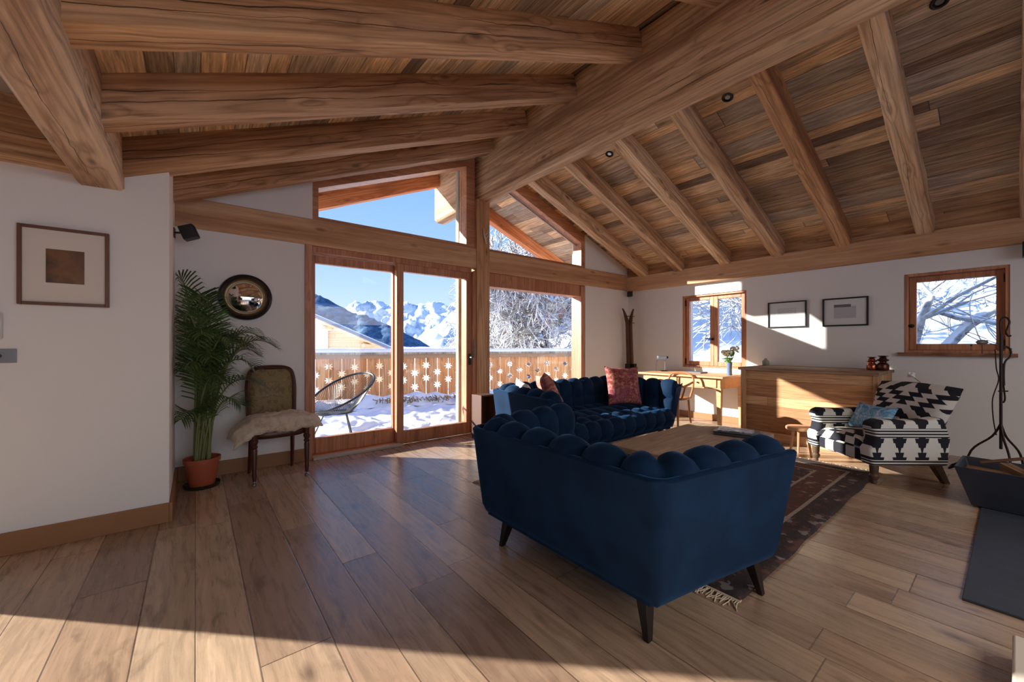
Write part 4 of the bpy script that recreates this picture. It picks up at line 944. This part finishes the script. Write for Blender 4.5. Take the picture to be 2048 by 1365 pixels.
for ti, tp in enumerate(tips):
    T_ = Vector(tp); b = Vector((.045 + rnd.uniform(-.05, .05), 4.29 + rnd.uniform(-.05, .05), .20)); hr = math.hypot(T_.x - b.x, T_.y - b.y)
    top = max(T_.z + .10, .62) if T_.z < 1.0 else T_.z + .16 * min(1, hr * 2)
    c1 = Vector((b.x + (T_.x - b.x) * .12, b.y + (T_.y - b.y) * .12, b.z + (top - b.z) * .75)); c2 = Vector((b.x + (T_.x - b.x) * .55, b.y + (T_.y - b.y) * .55, top + .05))
    pts = []
    for i in range(31):
        q = i / 30; pts.append(clampw(b * (1-q)**3 + c1 * 3*q*(1-q)**2 + c2 * 3*q*q*(1-q) + T_ * q**3))
    off = Vector((.045, 4.29, 0)); fo = MB().tube([p - off for p in pts], [.009 * (1 - .8 * i / 30) + .0015 for i in range(31)], 6).build('cane', M['stem'], pp)
    mb = MB()
    st = 11
    for i in range(st, 31):
        for half in (0,):
            j = min(29, i - (1 if half else 0)); p = pts[j] + (pts[min(30, j+1)] - pts[j]) * half; tg = (pts[min(30, j+1)] - pts[max(0, j-1)]).normalized()
            sd2 = tg.cross(Vector((0, 0, 1)))
            if sd2.length < .1: sd2 = Vector((1, 0, 0))
            sd2.normalize(); up = sd2.cross(tg)
            f_ = (i - st + half) / (30 - st); ln_ = (.25 * math.sin(PI * min(1, .28 + f_ * .68)) + .05) * rnd.uniform(.9, 1.1)
            for sg in (-1, 1):
                d_ = (sd2 * sg * .8 + tg * (.55 + .5 * f_) + up * .30).normalized(); wv = tg.cross(d_).cross(d_).normalized() * .0062
                q0 = p; q1 = p + d_ * ln_ * .35 + Vector((0, 0, -.01)); q2 = p + d_ * ln_ * .7 + Vector((0, 0, -.03 * ln_ / .2)); q3 = p + d_ * ln_ * .97 + Vector((0, 0, -.085 * ln_ / .2))
                V = [q0 - wv * .4, q0 + wv * .4, q1 - wv, q1 + wv, q2 - wv * .85, q2 + wv * .85, q3]
                mb.add([clampw(v) - off for v in V], [(0, 1, 3, 2), (2, 3, 5, 4), (4, 5, 6)])
    tag(mb.build('leaflets', M['leaf'], fo, angle=180, fix=False), kind='stuff')

# ------------------------------------------------------------------ things on the walls
mr = thing('convex_mirror', 'round convex mirror in a black frame above the antique chair', 'mirror', (.375, 4.555, 1.652))
Mx = Matrix.Rotation(R(90), 4, 'X')
MB().lathe([(.165, 0), (.212, 0), (.218, .012), (.212, .034), (.196, .042), (.180, .034), (.176, .02), (.165, .014)], (0, 0, 0), 56, Mx).build('frame', plain('ebonised_frame', S(26, 24, 24), .3), mr)
MB().lathe([(.148, .004), (.180, .004), (.178, .024), (.166, .032), (.154, .022), (.148, .012)], (0, 0, 0), 56, Mx).build('gilt_ring', plain('aged_gilt', S(140, 116, 80), .35, .2, 20, Metallic=.7), mr)
Rr_, cap = .24, .152
MB().lathe([(1e-4 + Rr_ * math.sin(q), Rr_ * math.cos(q) - math.sqrt(Rr_**2 - cap**2) + .008) for q in [math.asin(cap / Rr_) * (1 - k / 20) for k in range(21)]], (0, 0, 0), 64, Mx).build('mirror_glass', plain('mirror_silver', (.85, .87, .88, 1), .015, Metallic=1.0), mr, angle=180)
def picture(name, label, loc, rz, w_, h_, fw, fcol, mat, art, art_rect, depth=.028):
    p = thing(name, label, 'picture', loc, rz)      # local: x right, z up, faces -y
    mb = MB(); frame_rect(mb, -w_/2, w_/2, -h_/2, h_/2, fw, -depth, 0); mb.build('frame', fcol, p, bev=.002)
    MB().box((-w_/2 + fw, -depth * .5, -h_/2 + fw), (w_/2 - fw, -depth * .4, h_/2 - fw)).build('mount', mat, p, smooth=False)
    x0, x1, z0, z1 = art_rect; MB().box((x0, -depth * .5 - .001, z0), (x1, -depth * .45, z1)).build('print', art, p, smooth=False)
    return p
MW = plain('picture_mount', S(222, 212, 200), .9)
t = NT('amber_print'); c, X, Y, Z = t.coords(); nn = t.noise(c, 9, 4, .6)
q_ = t.math('ADD', t.math('MULTIPLY', X, 2.2), t.math('ADD', t.math('MULTIPLY', Z, 1.2), nn)); AM = t.bsdf(t.ramp(q_, [(.2, S(52, 32, 18)), (.5, S(122, 78, 28)), (.75, S(96, 56, 22))]), .35)
picture('framed_picture', 'brown framed picture with a small amber square on the left wall', (-.614, YL - .001, 1.668), 0, .375, .465, .018, plain('walnut_frame', S(104, 64, 42), .4), MW, AM, (-.079, .079, -.098, .103))
th_ = thing('thermostat', 'white wall thermostat cut by the left edge of the photo', 'thermostat', (-.905, YL, 1.307))
MB().box((-.05, -.028, -.075), (.05, 0, .075)).build('body', plain('white_plastic', S(206, 202, 198), .4), th_, bev=.008); MB().box((-.04, -.030, -.062), (.043, -.027, .05)).build('cover', plain('white_plastic_cover', S(216, 212, 208), .4), th_, bev=.004)
sw = thing('switch_plate', 'steel switch plate with knobs low on the left wall', 'switch', (-.94, YL, 1.137))
MB().box((-.135, -.008, -.04), (.135, 0, .04)).build('plate', M['steel'], sw, bev=.002)
for x in (-.09, -.02, .07): MB().lathe([(.012, 0), (.011, .012), (.006, .014), (.001, .014)], (0, 0, 0), 14, Matrix.Translation((x, -.008, 0)) @ Mx).build('knob', M['darkmetal'], sw)

GW = plain('grey_mount', S(216, 216, 214), .9); t = NT('faint_drawing'); c, X, Y, Z = t.coords(); nn = t.noise(t.vec(t.math('MULTIPLY', X, 8), Y, t.math('MULTIPLY', Z, 40)), 4, 3, .7)
FD = t.bsdf(t.ramp(nn, [(.42, S(196, 196, 198)), (.6, S(214, 214, 212))]), .9); FD2 = plain('grey_drawing', S(186, 186, 188), .9, .06, 30); BF = plain('black_frame', S(30, 28, 32), .35)
picture('framed_drawing', 'black framed pale drawing, left one of the two above the console', (XR - .001, 1.967, 1.622), R(-90), .46, .36, .016, BF, GW, FD, (-.11, .11, -.08, .09))
p_ = picture('framed_drawing', 'black framed drawing with a grey bar, right one of the two above the console', (XR - .001, 1.335, 1.618), R(-90), .455, .36, .018, BF, GW, FD2, (-.11, .11, -.08, .07))
MB().box((-.11, -.0158, .06), (.06, -.0138, .095)).build('grey_bar', plain('dark_grey_print', S(112, 112, 114), .9), p_, smooth=False)

def speaker(label, loc, rz, s=1.0, tilt=0):
    p = thing('wall_speaker', label, 'speaker', loc, rz, 'small black wall speakers')
    MB().box((-.025 * s, -.008, -.04 * s), (.025 * s, 0, .04 * s)).build('mounting_plate', M['black'], p, bev=.003)
    MB().tube([(0, 0, 0), (0, -.05 * s, .005)], .008, 8).build('bracket', M['black'], p)
    b = MB(); T_ = Matrix.Translation((0, -.10 * s, .012)) @ Matrix.Rotation(tilt, 4, 'X'); b.box((-.05 * s, -.05 * s, -.055 * s), (.05 * s, .05 * s, .055 * s), T_); o = b.build('cabinet', M['black'], p, bev=.006)
    MB().box((-.044 * s, -.054 * s, -.049 * s), (.044 * s, -.049 * s, .049 * s), T_).build('grille', plain('speaker_cloth', S(34, 34, 36), .9), o, bev=.003)
speaker('small black speaker under the tie beam left of the round mirror', (XL, 4.28, 2.12), R(78), 1.0, R(-22))
speaker('tiny black speaker in the far corner above the skis', (6.36, 4.50, 2.13), R(-40), .85)
speaker('black speaker at the right edge under the wall beam', (XR, -.11, 2.115), R(-90), 1.3)
# ceiling spots
for i, (px, py, lb) in enumerate(((1217, 309, 'recessed black ceiling spot nearest the gable'), (1455, 195, 'recessed black ceiling spot in the middle of the right roof slope'), (1880, 2, 'recessed black ceiling spot cut by the top edge of the photo'))):
    pos = ((3.99, 3.10), (3.97, 1.70), (3.99, .32))[i]; z = crr(pos[0]); rotm = Matrix.Rotation(math.atan(.38), 4, 'Y')
    s_ = thing('ceiling_spot', lb, 'spotlight', (pos[0], pos[1], z), 0, 'recessed ceiling spots'); s_.rotation_euler = (0, math.atan(.38), 0)
    MB().lathe([(.032, -.001), (.048, -.001), (.050, -.008), (.042, -.014), (.034, -.010), (.030, .004)], (0, 0, 0), 28).build('bezel', M['black'], s_)
    MB().lathe([(.001, -.004), (.022, -.004), (.026, .0), (.001, .0)], (0, 0, 0), 20).build('lens', M['steel'], s_)
# antler hook on the post
an = thing('antler', 'small pale antler hung on the gable post', 'antler', (3.10, 4.53, 2.70))
mb = MB(); mb.tube([(-.01, 0, .10), (-.018, -.03, .02), (.0, -.04, -.06), (.02, -.03, -.12)], [.006, .011, .013, .008], 8); mb.tube([(-.012, -.03, 0), (.03, -.05, .03), (.045, -.04, .09)], [.009, .008, .003], 8); mb.tube([(.0, -.038, -.05), (.035, -.05, -.02), (.06, -.045, .03)], [.009, .007, .003], 8); mb.build('tine', plain('bone', S(212, 196, 170), .6), an)

# ------------------------------------------------------------------ far right corner: skis, desk, lamp, vase
SK = plain('old_ski_wood', S(96, 62, 40), .45, .25, 5); SK2 = plain('old_ski_wood_dark', S(72, 46, 34), .45, .25, 5)
def ski(label, x, y, lean, curl, m):
    s_ = thing('ski', label, 'ski', (x, y, 0), 0, 'pair of old wooden skis')
    pts = []; L = 1.86
    for i in range(30):
        q = i / 29; z = q * L; bend = max(0, q - .84) / .16; pts.append((lean * q + curl * bend ** 1.7, .04 * q, z + .0))
    mb = MB(); vs = []
    for i, p in enumerate(pts):
        q = i / 29; w_ = .036 if q < .9 else .036 * (1 - (q - .9) * 7); th2 = .010
        for a, b in ((-1, -1), (1, -1), (1, 1), (-1, 1)): vs.append((p[0] + th2 * a, p[1] + w_ * b, p[2]))
    n = 30; mb.add(vs, [(i*4+k, i*4+(k+1)%4, i*4+4+(k+1)%4, i*4+4+k) for i in range(n-1) for k in range(4)] + [(0,1,2,3), (116,117,118,119)]); mb.build('ski_body', m, s_, bev=.003)
    b = MB(); b.box((lean*.5 - .02, -.05, .72), (lean*.5 + .055 * (1 if curl > 0 else -1), .05, .86)); b.tube([(lean*.5, -.05, .62), (lean*.5 + .03 * (1 if curl > 0 else -1), -.05, .66), (lean*.5, -.05, .70)], .006, 6); b.build('binding', M['darkmetal'], s_, bev=.004)
    return s_
ski('left wooden ski leaning in the far corner, tip curling left', 6.19, 4.36, -.02, -.13, SK2)
ski('right wooden ski leaning in the far corner, tip curling right', 6.235, 4.31, -.05, .11, SK)
for zz, lb in ((1.72, 'upper wooden pin clamping the ski pair'), (1.60, 'lower wooden pin clamping the ski pair')):
    tag(MB().tube([(6.08, 4.36, zz), (6.29, 4.33, zz)], .008, 6).build('ski_clamp', SK2), lb, 'clamp')

DK = planks('pine_desk', .3, 5, [(0, S(196, 146, 100)), (1, S(214, 168, 122))], axes='XYZ', gap=.006, rough=.45, grain=.5, knots=.3)
dk = thing('desk', 'pine writing desk with drawers under the double window', 'desk', (6.0, 3.11, 0))
MB().box((-.42, -.66, .735), (.41, .66, .765)).build('desk_top', DK, dk, bev=.006)
ap = MB(); ap.box((-.36, -.60, .585), (-.34, .60, .735)); ap.box((.34, -.60, .585), (.36, .60, .735)); ap.box((-.34, -.60, .585), (.34, -.58, .735)); ap.box((-.34, .58, .585), (.34, .60, .735)); ap.build('apron', DK, dk, bev=.003)
for a in (-.29, .29):
    dr = MB().box((-.372, a - .26, .605), (-.355, a + .26, .725)).build('drawer', DK, dk, bev=.003)
    MB().lathe([(.006, 0), (.012, .014), (.006, .024), (.001, .024)], (0, 0, 0), 12, Matrix.Translation((-.372, a, .665)) @ Matrix.Rotation(R(-90), 4, 'Y')).build('knob', M['darkmetal'], dr)
for x in (-.34, .34):
    for y in (-.58, .58):
        MB().frustum((x - .02, y - .02), (x + .02, y + .02), (x - .034, y - .034), (x + .034, y + .034), 0, .60).build('leg', DK, dk, bev=.004)
lp = thing('desk_lamp', 'small silver desk lamp on the left of the desk', 'lamp', (6.05, 3.60, .765), R(-40))
MB().box((-.05, -.035, 0), (.05, .035, .018)).build('base', M['black'], lp, bev=.005)
mb = MB(); mb.tube([(.02, 0, .018), (.02, 0, .27)], .005, 8); mb.build('stem', M['steel'], lp)
MB().tube([(-.13, 0, 0), (-.12, 0, .12), (-.10, 0, .225)], .002, 5).build('cord', M['black'], lp)
sh = MB().prism([(-.11, .19), (.02, .19), (.035, .21), (.035, .255), (-.11, .255)], 'y', -.04, .04).build('lamp_shade', M['steel'], lp, bev=.006)
MB().lathe([(.001, 0), (.022, .003), (.018, .03), (.001, .032)], (0, 0, 0), 14, Matrix.Translation((.04, 0, .23)) @ Matrix.Rotation(R(90), 4, 'Y')).build('joint', M['black'], sh)
tag(MB().box((5.98, 2.95, .765), (6.2, 3.22, .785)).build('notebook', plain('grey_notebook', S(104, 106, 112), .6), bev=.003), 'closed grey notebook lying on the desk below the window', 'notebook')
tag(MB().lathe([(.001, 0), (.034, 0), (.036, .01), (.034, .12), (.038, .185), (.034, .185), (.030, .12), (.030, .012), (.001, .012)], (0, 0, 0), 24).build('vase', plain('blue_grey_glaze', S(96, 112, 142), .25), loc=(6.0, 2.545, .765)), 'slim blue-grey vase on the right end of the desk', 'vase')
bq = thing('bouquet', 'cream flowers with green leaves standing in the blue-grey vase', 'flowers', (6.0, 2.545, .79))
rnd = random.Random(4); GR = plain('fresh_green', S(104, 150, 58), .6, .3, 10); FL = plain('cream_petals', S(238, 234, 214), .7, .05, 10)
mb = MB(); lf = MB(); heads = []
for k in range(9):
    a = 2 * PI * k / 9 + rnd.uniform(-.3, .3); r = rnd.uniform(.03, .10); h_ = rnd.uniform(.27, .36); tp = Vector((r * math.cos(a), r * math.sin(a), h_)); heads.append(tp)
    mb.tube([(0, 0, .01), (tp.x * .3, tp.y * .3, h_ * .55), tp], .003, 5)
    for j in range(5):
        q = rnd.uniform(.55, .9); b = Vector((tp.x * q, tp.y * q, h_ * q)); d_ = Vector((rnd.uniform(-1, 1), rnd.uniform(-1, 1), rnd.uniform(-.3, .5))).normalized() * .055; w_ = d_.orthogonal().normalized() * .018
        lf.add([b, b + d_ * .5 + w_, b + d_, b + d_ * .5 - w_], [(0, 1, 2, 3)])
mb.build('stems', GR, bq); lf.build('leaves', GR, bq, fix=False)
for tp in heads:
    fm = MB()
    for k in range(26):
        d_ = Vector((rnd.gauss(0, 1), rnd.gauss(0, 1), rnd.gauss(.3, 1))).normalized(); fm.ball(tp + d_ * .032, .013, 6, (1, 1, .7))
    fm.build('flower_head', FL, bq)
# desk chair: bentwood, seen behind the far sofa's right arm
dc = thing('desk_chair', 'bentwood chair with curling armrests pushed to the desk', 'chair', (5.30, 3.02, 0), R(-90))
BW_ = plain('warm_bentwood', S(168, 108, 66), .4, .2, 7)
MB().lathe([(.001, .44), (.21, .44), (.22, .455), (.21, .47), (.001, .475)], (0, 0, 0), 28).build('seat', BW_, dc)
for x, y in ((-.17, -.15), (.17, -.15), (-.15, .16), (.15, .16)):
    MB().tube([(x, y, .44), (x * 1.05, y * 1.15, .2), (x * 1.15, y * 1.35, 0)], [.016, .015, .012], 8).build('leg', BW_, dc)
MB().tube([(-.17, .17, .45), (-.19, .22, .62), (-.16, .245, .76), (0, .255, .80), (.16, .245, .76), (.19, .22, .62), (.17, .17, .45)], .014, 8, sm=6).build('backrest', BW_, dc)
for sg in (-1, 1):
    MB().tube([(sg * .19, .20, .66), (sg * .25, .08, .68), (sg * .26, -.06, .655), (sg * .25, -.16, .635), (sg * .24, -.20, .66), (sg * .24, -.17, .68)], [.012, .015, .016, .014, .012, .008], 8, sm=5).build('armrest', BW_, dc)
    MB().tube([(sg * .25, -.10, .65), (sg * .25, -.14, .58), (sg * .23, -.15, .50), (sg * .20, -.13, .45)], .012, 8).build('arm_support', BW_, dc)

# console box along the right wall
CN = planks('console_larch_boards', .145, 5, [(0, S(184, 132, 90)), (.35, S(206, 160, 114)), (.65, S(158, 112, 74)), (1, S(216, 174, 130))], axes='ZYX', gap=.02, rough=.6, grain=1.1, knots=.9)
cn = thing('console', 'long boarded wooden console box along the right wall under the drawings', 'cabinet', (5.60, .90, 0))
MB().box((.02, .02, .0), (.82, 1.28, .875)).build('front_boards', CN, cn, smooth=False)
MB().box((0, 1.275, 0), (.83, 1.335, .885)).build('end_post', M['post'], cn, bev=.004)
MB().box((0, 0, .0), (.83, .03, .875)).build('end_post', M['post'], cn, bev=.004)
MB().box((-.02, -.02, .875), (.83, 1.36, .91)).build('console_top', beam_wood('console_top_board', S(110, 84, 64), S(158, 126, 98), S(190, 158, 130), axes='YXZ'), cn, bev=.004)
CP = plain('copper', S(176, 98, 66), .25, .1, 8, Metallic=.9)
for k, (y, s_, m_, lb) in enumerate(((1.02, 1.03, CP, 'shorter copper jar, left one of the two on the console end'), (.925, 1.14, plain('dark_copper', S(96, 58, 44), .3, .1, 8, Metallic=.85), 'taller dark copper jar, right one of the two on the console end'))):
    j = thing('lidded_jar', lb, 'jar', (6.08, y, .91), 0, 'copper jars on the console')
    MB().lathe([(a * s_, b * s_) for a, b in ((.001, 0), (.042, 0), (.047, .012), (.047, .055), (.038, .072), (.026, .08), (.026, .088), (.042, .096), (.046, .104), (.042, .112), (.024, .118))], (0, 0, 0), 28).build('body', m_, j)
    MB().lathe([(a * s_, b * s_) for a, b in ((.001, .113), (.026, .116), (.030, .128), (.018, .134), (.040, .142), (.042, .147), (.001, .150))], (0, 0, 0), 28).build('lid', m_, j)
tag(MB().lathe([(.001, 0), (.035, 0), (.042, .015), (.045, .05), (.036, .075), (.018, .085), (.018, .1), (.001, .105)], (0, 0, 0), 20).build('ornament', plain('smoky_glaze', S(150, 142, 134), .2, .3, 12), loc=(6.2, 2.15, .91)), 'small round glazed pot on the console beside the double window', 'pot')
# floor vase with white blossom behind the armchair
fv = thing('floor_vase', 'dark round floor vase between the console and the armchair', 'vase', (5.86, .58, 0))
MB().lathe([(.001, 0), (.07, 0), (.12, .12), (.15, .35), (.13, .58), (.07, .72), (.055, .76), (.07, .80), (.06, .80), (.045, .76), (.001, .74)], (0, 0, 0), 28).build('body', plain('brown_glaze', S(70, 38, 26), .25), fv)
bl = thing('blossom', 'white blossom sprig standing in the dark floor vase', 'flowers', (5.86, .58, .74))
MB().tube([(0, 0, 0), (-.01, .03, .08), (-.02, .08, .13)], .004, 6).build('stem', GR, bl)
mb = MB(); rnd = random.Random(2)
for k in range(9): mb.ball(Vector((-.02 + rnd.uniform(-.02, .02), .085 + rnd.uniform(-.03, .03), .15 + rnd.uniform(-.02, .025))), .014, 6)
mb.build('petals', plain('white_petals', S(245, 243, 240), .6), bl)
st = thing('stool', 'low round wooden stool half hidden behind the left arm of the kilim armchair', 'stool', (5.17, 1.46, 0))
PE = plain('peach_wood', S(206, 150, 112), .5, .1, 6)
MB().lathe([(.001, .27), (.12, .27), (.13, .28), (.13, .30), (.12, .31), (.001, .31)], (0, 0, 0), 24).build('seat', PE, st)
for k in range(3):
    a = 2 * PI * k / 3 + .4; MB().tube([(.07 * math.cos(a), .07 * math.sin(a), .27), (.11 * math.cos(a), .11 * math.sin(a), 0)], [.014, .011], 8).build('leg', PE, st)

# ------------------------------------------------------------------ wood tub, fire-tool stand, hanging wire plane
tub = thing('log_tub', 'dark zinc trough full of firewood at the right edge', 'trough', (4.50, -.30, 0), R(-2))
ZN = plain('dark_zinc', S(58, 62, 74), .45, .25, 7, .003, Metallic=.35)
mb = MB(); o0, o1, o2, o3 = (-.02, -.52), (.34, .52), (-.10, -.60), (.42, .60)
def rr(a, b, z): return [(a[0], a[1], z), (b[0], a[1], z), (b[0], b[1], z), (a[0], b[1], z)]
vs = rr((-.02, -.50), (.30, .50), .014) + rr((-.10, -.58), (.38, .58), .30) + rr((-.085, -.565), (.365, .565), .30) + rr((-.01, -.49), (.29, .49), .03)
mb.add(vs, [(0,1,2,3)] + [(a*4+k, a*4+(k+1)%4, a*4+4+(k+1)%4, a*4+4+k) for a in range(3) for k in range(4)] + [(12,13,14,15)]); mb.build('trough_body', ZN, tub, bev=.004)
for y in (-.565, .565): MB().tube([(.08, y * 1.03, .27), (.08, y * 1.10, .24), (.20, y * 1.10, .24), (.20, y * 1.03, .27)], .008, 8).build('handle', M['iron'], tub)
rnd = random.Random(7); LGm = beam_wood('split_firewood', S(120, 84, 56), S(170, 126, 88), S(200, 160, 120), axes='XYZ', sc=2); k = 0
spots = ['at the left end of the dark trough', 'second from the left in the dark trough', 'in the middle of the dark trough', 'lying across the middle of the dark trough', 'right of the middle in the dark trough', 'sticking out highest from the dark trough', 'at the right end of the dark trough']
for i, lb in enumerate(spots):
    mb = MB(); l = rnd.uniform(.24, .34); r = rnd.uniform(.035, .055)
    sec = [(-r, -r*.6), (r, -r*.7), (r*.5, r*.9), (-r*.5, r*.8)]; mb.prism(sec, 'x', -l/2, l/2); o = mb.build('firewood_log', LGm, bev=.003)
    o.location = (4.50 + .14 + rnd.uniform(-.04, .06), -.30 + .40 - i * .135, .235 + (i % 3) * .035); o.rotation_euler = (rnd.uniform(0, 3), rnd.uniform(-.25, .25), rnd.uniform(.6, 2.4)); tag(o, 'split log ' + lb, 'log', 'split logs in the trough')
tag(MB().tube([(4.55, .16, .33), (4.62, -.18, .44)], .011, 6).build('kindling_stick', SK), 'thin stick lying slanted over the rim of the dark trough', 'stick')
ft = thing('tool_stand', 'tall wrought iron fire-tool stand with curled hooks at the right edge', 'stand', (5.45, .075, 0), R(-38))
mb = MB(); mb.tube([(0, 0, .30), (0, 0, .95), (.0, 0, 1.30)], .010, 8); mb.build('pole', M['iron'], ft)
def curl(c, sc_, a0): return [(c[0] + sc_ * x, 0, c[1] + sc_ * z) for x, z in a0]
MB().tube([(0, 0, 1.28), (-.008, 0, 1.38), (.01, 0, 1.43), (.05, 0, 1.435), (.075, 0, 1.40), (.06, 0, 1.35), (.045, 0, 1.31), (.065, 0, 1.275), (.085, 0, 1.28)], .007, 8, sm=5).build('hook', M['iron'], ft)
MB().tube([(.005, 0, 1.18), (.05, 0, 1.185), (.085, 0, 1.15), (.08, 0, 1.10), (.035, 0, 1.05), (.025, 0, .95), (.028, 0, .85)], .007, 8, sm=5).build('hook', M['iron'], ft)
MB().tube([(-.05, 0, 1.16), (-.04, 0, 1.0), (-.02, 0, .90), (-.06, 0, .78), (-.075, 0, .70), (-.065, 0, .55), (-.04, 0, .42)], .004, 6, sm=5).build('poker', M['iron'], ft)
MB().tube([(.02, 0, 1.04), (.02, 0, .88), (.035, 0, .74), (.02, 0, .70)], .006, 6, sm=4).build('poker', M['iron'], ft)
MB().tube([(-.02, 0, .80), (.06, 0, .80)], .006, 6).build('crossbar', M['iron'], ft)
for a in (R(0), R(125), R(235)):
    c_, s_ = math.cos(a), math.sin(a); MB().tube([(0, 0, .52), (.05 * c_, .05 * s_, .40), (.17 * c_, .17 * s_, .25), (.22 * c_, .22 * s_, .0)], .008, 8, sm=5).build('leg', M['iron'], ft)
wp = thing('wire_plane', 'little wire aeroplane ornament in front of the single right window', 'ornament', (5.75, .19, 1.225), R(-60))
mb = MB(); mb.ball(Vector((0, 0, 0)), .03, 12, (1.5, .7, .8)); mb.build('fuselage', plain('grey_tin', S(120, 112, 110), .4, Metallic=.4), wp)
MB().tube([(.02, -.02, .03), (-.10, -.03, .09), (-.115, -.01, .075), (0, .02, .01)], .003, 6, sm=5).build('wing', M['iron'], wp)
MB().tube([(.02, -.02, .02), (.15, -.05, -.05), (.17, -.02, -.06), (.04, .02, .0)], .003, 6, sm=5).build('wing', M['iron'], wp)
MB().ball(Vector((-.075, 0, -.03)), .008, 8).build('propeller_hub', M['black'], wp)
MB().tube([(.0, 0, -.02), (.0, 0, -.11)], .003, 6).build('mounting_pin', M['iron'], wp)
# brown crate with a stick beside the gable post
cr_ = thing('crate', 'open dark brown wooden crate beside the gable post behind the near sofa', 'crate', (2.93, 4.28, 0), R(4))
mb = MB(); mb.box((-.12, .08, 0), (.12, .10, .56)); mb.box((-.12, -.10, 0), (-.10, .08, .56)); mb.box((.10, -.10, 0), (.12, .08, .56)); mb.box((-.10, -.10, 0), (.10, .08, .02)); mb.box((-.10, -.10, .54), (.10, .08, .56)); mb.build('crate_body', plain('dark_walnut', S(92, 60, 46), .5, .2, 6), cr_, bev=.002)
tag(MB().tube([(2.86, 4.02, .0), (3.02, 4.10, .30), (3.17, 4.18, .50), (3.19, 4.18, .55)], [.014, .02, .013, .008], 8).build('walking_stick', SK), 'dark walking stick slanting beside the brown crate', 'stick')
